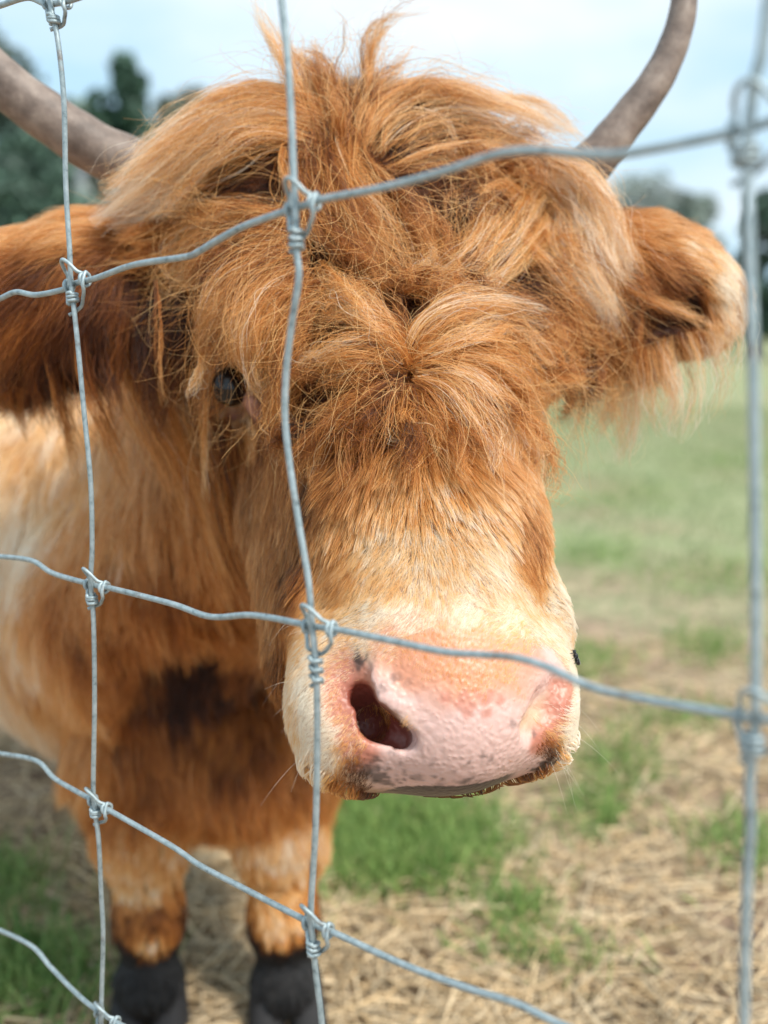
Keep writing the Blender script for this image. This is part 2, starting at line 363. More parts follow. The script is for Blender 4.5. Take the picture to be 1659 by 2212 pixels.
# ------------------------------------------------------------------ hair: comb directions and colours set at places on the coat
# x, y, dx, dy (as combed), length mm, lift, light 0..1, red 0..1
COMB = [
 (860, 970, -.1, 1, 44, .35, .48, .4), (760, 980, -.5, 1, 40, .35, .42, .4), (1000, 980, .45, 1, 42, .35, .55, .3), (1100, 1000, .5, 1, 26, .3, .6, .3),
 (680, 1040, -.35, 1, 24, .3, .2, .5), (860, 1060, -.05, 1, 26, .25, .62, .25), (960, 1050, .3, 1, 28, .25, .66, .25), (1060, 1090, .4, 1, 24, .25, .74, .2), (1130, 1130, .3, 1, 20, .25, .45, .35),
 (620, 1120, -.2, 1, 24, .3, .42, .5), (720, 1150, -.3, 1, 20, .25, .60, .3), (840, 1170, -.1, 1, 18, .22, .84, .15), (950, 1190, .15, 1, 18, .22, .92, .1), (1060, 1210, .45, 1, 18, .22, .92, .1), (1000, 1120, .3, 1, 20, .22, .78, .1), (1140, 1230, .7, 1, 18, .25, .55, .3),
 (640, 1230, -.5, 1, 20, .25, .2, .6), (740, 1250, -.75, .8, 18, .25, .66, .25), (840, 1260, -.3, 1, 15, .2, .74, .1), (930, 1280, .0, 1, 14, .2, .86, .0), (1040, 1280, .45, 1, 14, .2, .88, .05), (1140, 1290, .9, .7, 13, .22, .9, .1), (1200, 1310, 1, .5, 12, .25, .95, .05),
 (620, 1330, -1, .6, 16, .3, .35, .5), (700, 1320, -1, .5, 14, .25, .8, .1), (800, 1320, -.8, .4, 11, .2, .95, .05), (900, 1330, -.3, .6, 8, .25, 1, 0), (1000, 1330, .2, -.6, 8, .3, 1, 0), (1090, 1340, .6, -.5, 8, .3, 1, 0), (1180, 1370, 1, .2, 9, .3, 1, 0), (1230, 1400, 1, .4, 9, .35, .95, .1),
 (640, 1420, -1, .6, 13, .3, .78, .2), (690, 1420, -1, .4, 11, .25, .95, .05), (740, 1420, -.9, .5, 7, .2, .85, .2), (820, 1380, -.4, .3, 5, .25, .9, .25), (920, 1400, 0, -1, 4, .3, .75, .6), (1030, 1410, .2, -1, 4, .3, .75, .6), (1120, 1420, .6, -.6, 4, .3, .8, .5),
 (632, 1520, -1, .6, 14, .35, .85, .1), (665, 1500, -1, .6, 12, .3, 1.05, .0), (690, 1530, -1, .6, 10, .25, 1.1, .0), (700, 1580, -1, .7, 10, .25, 1.1, .0), (740, 1520, -.8, .6, 5, .2, .7, .7), (650, 1610, -.9, .9, 14, .4, .95, .05), (700, 1630, -.7, 1, 10, .3, 1.1, .0), (690, 1665, -.7, 1, 11, .35, .9, .05), (760, 1610, -.5, 1, 6, .25, .75, .6), (730, 1690, -.5, 1, 11, .4, .5, .1), (800, 1690, -.2, 1, 6, .35, .0, .2), (770, 1672, -.3, 1, 6, .35, .05, .2), (850, 1705, -.2, 1, 5, .35, .0, .2), (790, 1655, -.4, 1, 5, .3, .05, .3), (830, 1680, -.3, 1, 5, .3, .0, .3),
 (1235, 1460, 1, .3, 9, .4, 1.1, 0), (1240, 1520, 1, .3, 9, .4, 1.1, 0), (1238, 1570, 1, .4, 9, .4, 1.1, 0), (1232, 1610, 1, .5, 9, .4, 1.0, .0), (1225, 1640, .8, 1, 8, .4, .4, .1), (1180, 1670, .5, 1, 6, .4, -.1, .1), (1205, 1650, .5, 1, 6, .4, .0, .1), (1150, 1690, .5, 1, 3, .4, -.15, .1), (1110, 1705, .5, 1, 2.5, .4, -.2, .1), (1165, 1645, .5, 1, 5, .4, .1, .1), (1000, 1715, 0, 1, 4, .4, .03, .1),
 # cheek and jaw
 (590, 1000, -.1, 1, 36, .35, .42, .4), (575, 1150, .1, 1, 34, .35, .42, .4), (590, 1300, .0, 1, 30, .35, .42, .4), (640, 1080, -.2, 1, 26, .3, .42, .4), (540, 1050, .1, 1, 50, .35, .35, .4), (600, 1450, -.3, 1, 26, .4, .25, .6), (1150, 900, .3, 1, 34, .3, .55, .3), (1165, 1050, .2, 1, 22, .3, .35, .4),
 # skull under the forelock, coloured dark as shade between the locks
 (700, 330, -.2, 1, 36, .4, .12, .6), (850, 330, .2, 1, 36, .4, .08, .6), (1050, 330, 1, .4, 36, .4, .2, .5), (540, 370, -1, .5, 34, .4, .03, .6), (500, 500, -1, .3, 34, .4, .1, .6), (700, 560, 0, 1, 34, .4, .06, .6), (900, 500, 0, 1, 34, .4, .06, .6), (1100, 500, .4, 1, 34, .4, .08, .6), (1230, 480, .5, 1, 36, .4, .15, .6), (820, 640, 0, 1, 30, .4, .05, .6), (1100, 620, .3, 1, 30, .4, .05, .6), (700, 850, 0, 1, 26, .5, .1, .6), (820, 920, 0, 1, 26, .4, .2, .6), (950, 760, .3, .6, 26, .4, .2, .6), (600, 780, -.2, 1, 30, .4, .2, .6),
 # around the eye
 (440, 780, -.5, 1, 26, .4, .5, .4), (460, 740, -.6, .6, 24, .4, .6, .4), (540, 900, -.1, 1, 14, .3, .75, .2), (510, 880, -.2, 1, 10, .3, .7, .3), (570, 940, .1, 1, 24, .3, .3, .5), (1210, 760, .4, 1, 26, .3, .6, .4),
 # ears
 (330, 530, -1, .1, 55, .3, .3, .5), (230, 500, -1, .05, 50, .35, .66, .3), (100, 500, -1, .2, 50, .35, .66, .3), (20, 520, -1, .3, 55, .35, .66, .2), (260, 600, -.5, 1, 80, .3, .1, .7), (120, 620, -.8, .8, 80, .3, .22, .6), (20, 640, -.9, .8, 80, .3, .3, .7), (250, 720, -.1, 1, 90, .3, -.2, .8), (100, 740, -.3, 1, 95, .3, -.1, .8), (340, 680, 0, 1, 80, .3, -.3, .6), (10, 760, -.3, 1, 90, .3, .2, .8),
 (1290, 520, 1, .3, 50, .3, .55, .3), (1400, 520, 1, .1, 36, .3, .68, .2), (1480, 540, 1, .4, 30, .35, .74, .15), (1545, 590, .8, .7, 30, .5, 1.0, .1), (1560, 650, .3, 1, 34, .5, 1.0, .1), (1300, 600, .7, 1, 80, .35, .3, .6), (1380, 560, .9, .6, 60, .4, .4, .5), (1470, 640, .8, .6, 22, .2, -.1, .8), (1400, 650, .8, .8, 22, .2, -.1, .9), (1500, 680, .8, .8, 20, .2, .0, .9), (1430, 700, .8, .8, 22, .2, .0, .9), (1420, 720, .5, 1, 34, .3, .15, .8), (1310, 720, .2, 1, 90, .3, .2, .8), (1490, 725, .3, 1, 36, .4, .6, .4), (1550, 690, .3, 1, 36, .4, .85, .2),  # shadow inside the right ear cup put into dark hair colour
 # neck, chest and side; sun on the left flank put into paler fur
 (420, 880, 0.3, 1, 110, 0.3, 0.35, 0.48), (350, 900, 0.1, 1, 100, 0.3, 0.6, 0.32), (250, 950, 0.2, 1, 100, 0.3, 0.75, 0.24), (120, 950, .1, 1, 90, .35, .78, .2), (20, 900, 0, 1, 90, .35, .87, .2), (400, 1050, 0.4, 1, 120, 0.3, 0.55, 0.4), (250, 1100, 0.2, 1, 110, 0.3, 0.65, 0.48), (80, 1100, -0.1, 1, 100, 0.35, 1, 0.16), (480, 1150, 0.3, 1, 110, 0.3, 0.45, 0.4), (350, 1230, 0.1, 1, 100, 0.3, 0.4, 0.8), (180, 1230, 0, 1, 100, 0.3, 0.5, 0.8), (40, 1300, -0.1, 1, 110, 0.35, 0.8, 0.32), (540, 1300, 0.1, 1, 100, 0.3, 0.35, 0.48), (260, 1360, 0, 1, 110, 0.35, 0.35, 0.8), (130, 1400, -0.1, 1, 110, 0.35, 0.65, 0.4), (30, 1480, -0.1, 1, 110, 0.35, 0.9, 0.16), (400, 1450, .0, 1, 60, .3, .0, .6), (470, 1560, 0, 1, 60, 0.3, 0.3, 0.48), (560, 1450, 0.1, 1, 80, 0.3, 0.3, 0.48), (300, 1560, 0, 1, 90, 0.35, 0.35, 0.56), (180, 1560, 0, 1, 100, 0.35, 0.65, 0.32), (420, 1680, 0, 1, 80, 0.35, 0.4, 0.72), (560, 1650, 0.1, 1, 90, 0.35, 0.45, 0.72), (640, 1700, 0.1, 1, 80, 0.35, 0.48, 0.48), (260, 1700, 0, 1, 80, 0.35, 0.43, 0.48),  # dark point at the chest hollow puts its shade into fur colour
 (300, 1820, -0.1, 1, 40, 0.3, 0.74, 0.2), (370, 1830, 0.1, 1, 36, 0.3, 0.7, 0.24), (600, 1830, 0, 1, 40, 0.3, 0.76, 0.16), (300, 1900, -0.1, 1, 22, 0.25, 0.78, 0.16), (325, 1985, 0, 1, 18, 0.25, 0.33, 0.24), (330, 2035, 0, 1, 20, 0.3, 0.74, 0.24), (600, 1920, 0, 1, 22, 0.25, 0.68, 0.16), (610, 2000, 0, 1, 24, 0.3, 0.78, 0.24), (325, 2110, 0, 1, 30, .4, -2, 0), (300, 2090, 0, 1, 26, .4, -1.2, 0), (350, 2090, 0, 1, 26, .4, -1.2, 0), (612, 2100, 0, 1, 30, .4, -2, 0), (590, 2080, 0, 1, 26, .4, -1.2, 0), (635, 2080, 0, 1, 26, .4, -1.2, 0), (640, 1760, 0.1, 1, 60, 0.35, 0.74, 0.16),  # knee shadow put into darker fur, above the black fetlocks
]
FUR = np.array([[.028, .008, .003], [.120, .031, .006], [.38, .115, .019], [.71, .29, .062], [.90, .56, .215], [.96, .87, .71]])
def fur_col(light, red, j):
    """coat colour: light 0..1 runs from dark rust to cream"""
    t = np.clip(light + j, 0, .999) * 5; i = t.astype(int); f = (t - i)[..., None]
    c = FUR[i] * (1 - f) + FUR[np.minimum(i + 1, 5)] * f
    rc = np.array([.95, .60, .42]); c = np.where((np.asarray(light) < -.25)[..., None], np.array([.012, .011, .011]), c); return np.clip(c * (1 - np.asarray(red)[..., None] * .45 + np.asarray(red)[..., None] * .45 * rc), 0, .97)
# locks of the forelock: points, offset mm from the skull (start, middle, end), half width mm, strands, light, curl
LOCKS = [
 # top: spikes and tufts
 ([(700, 360), (655, 230), (595, 95), (540, -8)], (10, 30, 40), 7, 200, .62, .25), ([(715, 350), (685, 230), (645, 130), (598, 60)], (10, 25, 30), 9, 170, .62, .4), ([(730, 350), (712, 230), (682, 140), (660, 92)], (10, 20, 20), 9, 160, .5, .4), ([(745, 350), (745, 230), (722, 160), (700, 118)], (10, 20, 20), 8, 140, .45, .4),
 ([(790, 360), (796, 240), (796, 130), (812, 70), (850, 38), (925, 8)], (10, 22, 30), 4.5, 200, .45, .3), ([(805, 350), (812, 220), (822, 120), (845, 90), (870, 95)], (10, 22, 30), 4, 90, .4, .5), ([(770, 350), (772, 230), (757, 160), (764, 130)], (10, 20, 20), 8, 120, .5, .5),
 ([(760, 340), (770, 150), (745, 40), (760, -8)], (10, 22, 20), 3, 14, .5, .5), ([(740, 340), (720, 150), (738, 60), (735, 10)], (10, 22, 20), 3, 10, .5, .5), ([(830, 330), (850, 210), (880, 150), (900, 140)], (10, 22, 20), 6, 60, .6, .5),
 # left sweep over the horn's foot
 ([(700, 255), (600, 212), (500, 225), (400, 280), (300, 350), (215, 405)], (12, 26, 30), 15, 420, .68, .22), ([(710, 270), (590, 232), (470, 262), (360, 345), (270, 425), (196, 482)], (12, 32, 50), 15, 520, .78, .2), ([(700, 290), (580, 262), (460, 310), (360, 395), (290, 460), (235, 492)], (12, 32, 50), 15, 460, .78, .25), ([(690, 320), (570, 300), (470, 350), (385, 430), (330, 470)], (12, 34, 50), 14, 360, .7, .3), ([(680, 345), (590, 330), (520, 370), (430, 430), (350, 485), (318, 500)], (8, 28, 40), 12, 280, .55, .35), ([(640, 228), (560, 205), (470, 232), (370, 300), (290, 330)], (12, 22, 15), 10, 240, .62, .3), ([(560, 260), (430, 270), (330, 340), (250, 420), (160, 378)], (12, 22, 20), 4, 50, .7, .4),
 # left of the crossing: frizzy layers
 ([(670, 470), (580, 435), (480, 430), (390, 455), (328, 485)], (12, 36, 36), 15, 400, .58, .55), ([(670, 500), (570, 470), (470, 475), (390, 500), (335, 520)], (12, 36, 36), 15, 380, .55, .55), ([(660, 520), (560, 510), (460, 525), (380, 560), (350, 600)], (12, 36, 36), 15, 360, .5, .5),
 ([(670, 530), (560, 530), (460, 570), (405, 640), (385, 700)], (14, 38, 40), 16, 420, .55, .55), ([(670, 545), (580, 560), (500, 620), (455, 700), (430, 770)], (14, 40, 42), 17, 460, .52, .55), ([(665, 560), (600, 590), (540, 660), (505, 750), (490, 810)], (14, 40, 44), 17, 460, .5, .55), ([(670, 590), (615, 630), (570, 710), (548, 800), (540, 880)], (14, 40, 44), 17, 460, .5, .55), ([(670, 630), (640, 690), (610, 770), (590, 850), (585, 920)], (12, 36, 38), 16, 420, .48, .55), ([(560, 590), (480, 640), (430, 690), (375, 720), (345, 745)], (20, 36, 40), 6, 90, .5, .5), ([(520, 560), (430, 590), (380, 640), (372, 690)], (20, 38, 36), 14, 260, .5, .55), ([(650, 600), (560, 680), (520, 760), (560, 850), (620, 900)], (24, 44, 30), 12, 220, .55, .5),
 # the parting: top hair that falls to the whorl
 ([(690, 270), (700, 350), (735, 430), (800, 520), (870, 620)], (10, 30, 24), 13, 380, .45, .3), ([(720, 265), (750, 350), (800, 430), (860, 530), (890, 640)], (10, 30, 24), 13, 380, .5, .3), ([(650, 300), (655, 390), (690, 470), (740, 540), (800, 600)], (10, 28, 24), 12, 320, .4, .35), ([(750, 270), (800, 350), (860, 420), (900, 520), (905, 620)], (8, 26, 20), 12, 320, .45, .3), ([(610, 330), (600, 400), (640, 480), (700, 530)], (8, 26, 20), 11, 240, .35, .4), ([(690, 470), (730, 530), (800, 580), (870, 640)], (14, 30, 20), 12, 280, .5, .45), ([(800, 400), (870, 450), (930, 540), (900, 640)], (14, 26, 20), 11, 240, .4, .4), ([(840, 400), (900, 470), (960, 540), (930, 640)], (14, 24, 20), 11, 240, .35, .4),
 ([(770, 280), (770, 380), (830, 470), (880, 560)], (16, 36, 26), 7, 120, .62, .3), ([(620, 300), (615, 360), (650, 420), (700, 450)], (16, 36, 30), 5, 90, .72, .2),
 ([(830, 350), (838, 275), (890, 245), (955, 262), (985, 310), (975, 380)], (16, 34, 30), 6, 120, .7, .15), ([(895, 640), (905, 590), (925, 560), (942, 535)], (16, 34, 46), 5, 80, .62, .4),
 # right sweep over the poll
 ([(790, 330), (830, 240), (920, 200), (1030, 212), (1140, 250), (1230, 282)], (12, 24, 16), 14, 420, .66, .2), ([(800, 340), (870, 265), (970, 228), (1090, 250), (1200, 300), (1270, 345)], (12, 28, 20), 15, 440, .72, .2), ([(810, 350), (900, 290), (1010, 270), (1120, 300), (1220, 350), (1300, 420)], (12, 30, 24), 15, 440, .68, .22), ([(830, 370), (930, 330), (1040, 320), (1140, 350), (1240, 400), (1320, 490)], (10, 30, 26), 14, 400, .6, .25), ([(770, 310), (800, 225), (870, 192), (960, 195), (1060, 225)], (12, 20, 14), 11, 280, .62, .3), ([(850, 390), (960, 370), (1080, 370), (1170, 400), (1240, 440)], (8, 22, 20), 12, 260, .35, .35),
 ([(1010, 225), (1120, 225), (1200, 262), (1265, 300)], (12, 22, 14), 10, 160, .72, .3),
 # right side curtain
 ([(1120, 345), (1220, 365), (1290, 430), (1340, 520), (1395, 600)], (14, 32, 36), 15, 380, .72, .25), ([(1140, 360), (1230, 400), (1285, 480), (1330, 570), (1372, 640)], (14, 34, 40), 15, 380, .75, .25), ([(1180, 370), (1235, 440), (1260, 530), (1300, 620), (1340, 700)], (16, 40, 44), 14, 420, .75, .22), ([(1170, 400), (1190, 480), (1225, 560), (1285, 640), (1328, 735)], (18, 42, 46), 15, 460, .82, .22), ([(1150, 420), (1160, 500), (1200, 570), (1270, 620), (1320, 690)], (18, 42, 46), 13, 360, .78, .25), ([(1120, 450), (1130, 520), (1180, 580), (1250, 650), (1310, 720), (1300, 780)], (16, 36, 36), 12, 280, .6, .3),
 # big swoosh into the whorl
 ([(1200, 350), (1150, 420), (1090, 510), (1010, 590), (915, 650)], (14, 44, 22), 15, 480, .66, .18), ([(1175, 345), (1110, 420), (1050, 510), (980, 590), (900, 645)], (14, 38, 20), 14, 420, .55, .2), ([(1215, 380), (1175, 460), (1110, 550), (1030, 620), (940, 665)], (14, 42, 22), 13, 400, .6, .2), ([(1140, 400), (1060, 480), (1010, 560), (940, 620)], (12, 30, 20), 12, 260, .4, .3),
 ([(1120, 500), (1125, 440), (1085, 404), (1040, 412), (1000, 440)], (16, 42, 48), 9, 240, .5, .35), ([(1090, 520), (1080, 460), (1050, 440), (1020, 460)], (14, 34, 34), 9, 180, .25, .4),
 # thin long wisps that run out over the bridge
 ([(900, 820), (985, 880), (1040, 990), (1075, 1110)], (12, 20, 8), 18, 90, .5, .35), ([(880, 830), (862, 930), (842, 1020), (836, 1090)], (12, 18, 8), 20, 90, .42, .35), ([(850, 830), (760, 900), (705, 990), (684, 1070)], (12, 18, 8), 20, 90, .36, .35), ([(905, 810), (1050, 860), (1130, 960), (1162, 1090)], (12, 26, 8), 16, 90, .55, .35), ([(870, 830), (930, 920), (960, 1010), (965, 1080)], (12, 20, 8), 18, 80, .45, .35), ([(820, 850), (770, 940), (755, 1030), (750, 1080)], (12, 18, 8), 20, 90, .42, .35),
 # below the whorl
 ([(880, 770), (920, 700), (990, 660), (1080, 655), (1150, 672), (1200, 690)], (14, 44, 46), 11, 360, .75, .2), ([(885, 790), (940, 730), (1020, 690), (1110, 690), (1190, 720)], (14, 40, 42), 11, 300, .6, .3), ([(880, 800), (960, 760), (1050, 720), (1120, 700)], (12, 36, 40), 9, 200, .7, .4), ([(890, 805), (980, 775), (1080, 780), (1170, 830), (1240, 810)], (12, 34, 36), 9, 180, .6, .35), ([(1040, 690), (1120, 720), (1200, 790), (1290, 835)], (14, 34, 30), 7, 120, .7, .4),
 ([(895, 810), (990, 790), (1080, 830), (1135, 920), (1148, 990), (1140, 1050)], (12, 24, 14), 13, 400, .6, .25), ([(895, 820), (990, 820), (1060, 880), (1095, 950), (1105, 1020)], (12, 24, 12), 13, 400, .66, .25), ([(890, 825), (960, 850), (1020, 920), (1045, 980), (1050, 1030)], (12, 22, 12), 13, 380, .62, .28), ([(885, 830), (930, 880), (970, 950), (990, 1040)], (12, 20, 10), 12, 320, .55, .3), ([(875, 830), (870, 900), (890, 940), (900, 985)], (12, 24, 10), 11, 260, .42, .35), ([(865, 830), (820, 890), (800, 940), (810, 975)], (12, 26, 10), 11, 260, .36, .4), ([(1010, 750), (1100, 790), (1150, 870), (1165, 960), (1160, 1040)], (12, 30, 10), 11, 280, .6, .3), ([(960, 780), (1080, 800), (1155, 880), (1150, 980)], (16, 42, 20), 5, 110, .8, .4),
 ([(880, 805), (830, 770), (750, 765), (680, 785), (645, 800)], (12, 38, 34), 12, 320, .6, .35), ([(880, 810), (810, 800), (740, 810), (670, 840)], (12, 34, 28), 11, 260, .45, .45), ([(875, 800), (830, 730), (760, 690), (690, 680)], (12, 36, 30), 12, 300, .5, .35), ([(880, 790), (850, 720), (800, 660), (740, 620), (690, 590)], (12, 36, 30), 12, 300, .48, .35), ([(690, 570), (750, 640), (810, 710), (865, 790)], (14, 44, 24), 9, 240, .7, .25), ([(870, 820), (790, 850), (720, 880), (660, 900)], (12, 28, 22), 12, 280, .35, .5), ([(860, 830), (780, 890), (720, 940), (680, 960)], (10, 24, 16), 12, 240, .3, .5), ([(900, 700), (960, 640), (1040, 620), (1130, 640)], (10, 26, 26), 11, 240, .35, .4), ([(880, 750), (870, 700), (850, 650), (800, 630)], (10, 26, 20), 10, 200, .35, .4),
]
# ------------------------------------------------------------------ growing the coat
RIGHT, UPV, FWD = np.array([1., 0, 0]), np.array([0, SP, CP]), np.array([0, CP, -SP])
TRI = np.array([t for f in FT for t in ([(f[0], f[i], f[i + 1]) for i in range(1, len(f) - 1)])])
ta, tb, tc_ = V[TRI[:, 0]], V[TRI[:, 1]], V[TRI[:, 2]]; TN = np.cross(tb - ta, tc_ - ta); TA = np.linalg.norm(TN, axis=1) / 2; TN = unit(TN)
TCEN = (ta + tb + tc_) / 3
cpos, cdir, cval = [], [], []
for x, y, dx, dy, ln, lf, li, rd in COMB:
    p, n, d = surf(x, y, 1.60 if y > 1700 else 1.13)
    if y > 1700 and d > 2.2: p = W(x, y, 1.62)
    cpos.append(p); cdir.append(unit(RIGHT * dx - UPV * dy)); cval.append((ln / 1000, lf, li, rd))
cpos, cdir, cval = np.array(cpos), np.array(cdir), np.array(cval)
def field(p):
    D = np.empty((len(p), 3)); Vv = np.empty((len(p), 4))
    for s in range(0, len(p), 20000):
        q = p[s:s + 20000]; d2 = ((q[:, None] - cpos[None]) ** 2).sum(-1); w = 1 / (d2 + .0001) ** 2.2; w /= w.sum(1, keepdims=True)
        D[s:s + 20000] = w @ cdir; Vv[s:s + 20000] = w @ cval
    return unit(D), Vv
def sample(density, seed):
    r = np.random.default_rng(seed); ex = TA * 1e4 * density; cnt = r.poisson(ex); i = np.repeat(np.arange(len(TA)), cnt)
    u, v = r.random(len(i)), r.random(len(i)); m = u + v > 1; u[m], v[m] = 1 - u[m], 1 - v[m]
    return ta[i] + (tb[i] - ta[i]) * u[:, None] + (tc_[i] - ta[i]) * v[:, None], TN[i]
def perp(d, r):
    a = unit(np.cross(d, r.normal(size=d.shape))); return a, unit(np.cross(d, a))
def grow(name, P, N, steps, seed, thick, clump=0, clump_amt=.5, messy=.2, lenf=1., push=False, wave=1., jit=.10, rootdark=.14):
    r = np.random.default_rng(seed); n = len(P); D, Vv = field(P); L = Vv[:, 0] * r.uniform(.65, 1.2, n) * lenf
    D = unit(D + messy * r.normal(size=D.shape)); D = unit(D + .25 * np.stack([vnoise(P, 38, seed + i) for i in range(3)], 1) * (1 + messy * 3))
    T = unit(D - N * (D * N).sum(1, keepdims=True)); lf = Vv[:, 1:2] * r.uniform(.5, 1.5, (n, 1))
    t = np.linspace(0, 1, steps); pts = np.empty((n, steps, 3)); p = P - N * .0005; pts[:, 0] = p
    a, b = perp(T, r); fr = r.uniform(.5, 1.6, n); ph = r.uniform(0, 6.28, n)
    for k in range(1, steps):
        d = unit(T * (.7 + .6 * t[k]) + N * lf * (1.5 - 1.3 * t[k])); 
        if push: d = unit(d + np.array([0, 0, -.35]) * t[k])
        p = p + d * (L / (steps - 1))[:, None]
        if push:
            s = sdf(p); p = p + N * np.maximum(0, .004 + .35 * lf[:, 0] * L * t[k] * .5 - s)[:, None] * .8
        pts[:, k] = p
    amp = (L * .045 * wave)[:, None] * t[None]; arg = 6.28 * fr[:, None] * t[None] + ph[:, None]
    pts += a[:, None] * (amp * np.sin(arg))[..., None] + b[:, None] * (amp * np.cos(arg * .8))[..., None]
    if clump:
        from mathutils.kdtree import KDTree
        c = r.choice(n, max(8, n // clump), replace=False); kd = KDTree(len(c)); [kd.insert(P[j].tolist(), i) for i, j in enumerate(c)]; kd.balance()
        near = c[np.array([kd.find(q)[1] for q in P.tolist()])]; w = (t ** .8 * clump_amt)[None, :, None] * r.uniform(.3, 1, (n, 1, 1))
        rel = pts[near] - pts; pts = pts + rel * w; cj = r.normal(0, .07, n)[near]
    else: cj = 0
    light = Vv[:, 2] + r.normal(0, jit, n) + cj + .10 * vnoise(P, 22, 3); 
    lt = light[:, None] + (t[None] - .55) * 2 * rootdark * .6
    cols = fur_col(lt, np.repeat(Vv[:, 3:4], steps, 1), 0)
    rad = thick * r.uniform(.6, 1.25, (n, 1)) * (1 - .75 * t[None] ** 2)
    return pts, rad, cols
def put(name, packs, mat=None):
    """several bundles with different step counts are brought to one, then made one part of the cow"""
    k = max(p[0].shape[1] for p in packs); A, R, C_ = [], [], []
    for p, r, c in packs:
        if p.shape[1] != k:
            t = np.linspace(0, p.shape[1] - 1, k); i = np.minimum(t.astype(int), p.shape[1] - 2); f = t - i
            p = p[:, i] * (1 - f)[None, :, None] + p[:, i + 1] * f[None, :, None]; c = c[:, i]; r = r[:, i] * (1 - f) + r[:, i + 1] * f
        A.append(p); R.append(r); C_.append(c)
    return strands(name, np.vstack(A), np.vstack(R), np.vstack(C_), mat or M_fur, cow)
toCam = unit(np.array([0, 0, CAM_H]) - TCEN); facing = (TN * toCam).sum(1)
hm = np.linalg.norm(TCEN - MUZ, axis=1)
along = (TCEN - POLL) @ HA; front = (TCEN - POLL) @ HF
inhead = (np.linalg.norm((TCEN - (POLL + HA * .30)) @ HEAD.T / [.24, .40, .28], axis=1) < 1)
earL, earR = W(120, 640, 1.15), W(1430, 605, 1.13)
ear_m = (np.linalg.norm(TCEN - earL, axis=1) < .17) | (np.linalg.norm(TCEN - earR, axis=1) < .13)
padP = np.array([SPT(x, y) for x, y in PAD]); nosP = np.array(NL + RG + [NL[1] + DEEP * .6, NL[2] + DEEP, NL[2] + DEEP * 1.8, NL[3] + DEEP, (NL[1] + NL[2]) / 2 + DEEP, NL[1] + DEEP * 1.4] + NR)
def mind(p, q): return np.sqrt(((p[:, None] - q[None]) ** 2).sum(-1)).min(1)
near_muz = hm < .20; bare = np.ones(len(TCEN)); bare[near_muz] = smooth(mind(TCEN[near_muz], padP), .016, .027) * smooth(mind(TCEN[near_muz], nosP), .013, .020)
lipd = (TCEN - W(970, 1724, .885)) @ HA; bare *= np.where((np.linalg.norm(TCEN - W(970, 1700, .88), axis=1) < .085) & (lipd > -.006), .0, 1) * np.where((np.linalg.norm(TCEN - W(985, 1705, .86), axis=1) < .052) & (lipd > -.022), 0, 1)
bare[near_muz] *= smooth(mind(TCEN[near_muz], np.array(NR)), .015, .026) * smooth(mind(TCEN[near_muz], np.array([SPT(1085, 1695), SPT(1115, 1692), SPT(1145, 1690)])), .011, .017)
eye_d = np.linalg.norm(TCEN - EYE_L, axis=1); bare *= smooth(eye_d, .022, .034) * smooth(np.linalg.norm(TCEN - SPT(528, 880), axis=1), .018, .028); cupd = np.linalg.norm(TCEN - (CUP[0] + CUP[1]) / 2, axis=1)
vis = facing > -.35
fz = along                                                        # 0 at the poll, about .62 at the lips
DM = np.where(inhead & (hm < .155), 85, 0.) * bare * vis * (hm < .155)
DF = np.where(inhead & (hm >= .155) & (fz > .27), 46, 0.) * vis * bare
DH = np.where(inhead & (fz <= .27) & ~ear_m, 26, 0.) * vis * bare
DE = np.where(ear_m & ~(inhead & (fz <= .24) & (TCEN[:, 0] > -.20) & (TCEN[:, 0] < .20)), 38, 0.) * vis * (.25 + .75 * smooth(cupd, .035, .055))
body_m = ~inhead & ~ear_m
DB = np.where(body_m, np.where(TCEN[:, 2] < .5, 17., 9.), 0) * (facing > -.15) * (TCEN[:, 1] < 2.4) + np.where(body_m, 2.5, 0) * ((facing <= -.15) | (TCEN[:, 1] >= 2.4))
P_, N_ = sample(DM, 1); muz = grow('m', P_, N_, 4, 11, .00013, clump=14, clump_amt=.35, messy=.22, wave=.6, jit=.07, rootdark=.04)
P_, N_ = sample(DF, 2); fac = grow('f', P_, N_, 6, 12, .00017, clump=16, clump_amt=.85, messy=.09, wave=.6, lenf=1.15, rootdark=.22)
tr_ = np.random.default_rng(77)
def trim(pk, x0, y0, rr, keep):
    """a thin spot in the hair: most strands that cross it are taken out"""
    out = []
    for p, r, c in pk:
        q = p - [0, 0, CAM_H]; z = q @ FWD; X = q @ RIGHT / z * FP + 829.5; Y = 1106 - q @ UPV / z * FP
        k = ~((((X - x0) / rr[0]) ** 2 + ((Y - y0) / rr[1]) ** 2) < 1).any(1) | (tr_.random(len(p)) < keep); out.append((p[k], r[k], c[k]))
    return out
EYETRIM = ((528, 880, (40, 26), .06), (494, 822, (30, 27), .15))
for q_ in EYETRIM: fac = trim([fac], *q_)[0]
put('face_fur', [muz, fac])
P_, N_ = sample(DH, 3); hea = grow('h', P_, N_, 9, 13, .0002, clump=60, clump_amt=.6, messy=.55, wave=2, lenf=1.0, rootdark=.2)
for q_ in EYETRIM: hea = trim([hea], *q_)[0]
P_, N_ = sample(DE, 4); ea = grow('e', P_, N_, 9, 14, .00026, clump=50, clump_amt=.55, messy=.16, wave=1.2, push=True, rootdark=.15)
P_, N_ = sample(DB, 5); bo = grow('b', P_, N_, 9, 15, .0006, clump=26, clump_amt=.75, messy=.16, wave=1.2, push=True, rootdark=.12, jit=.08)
print('short', len(muz[0]), len(fac[0]), len(hea[0]), len(ea[0]), len(bo[0]))
put('coat', [hea, ea, bo])

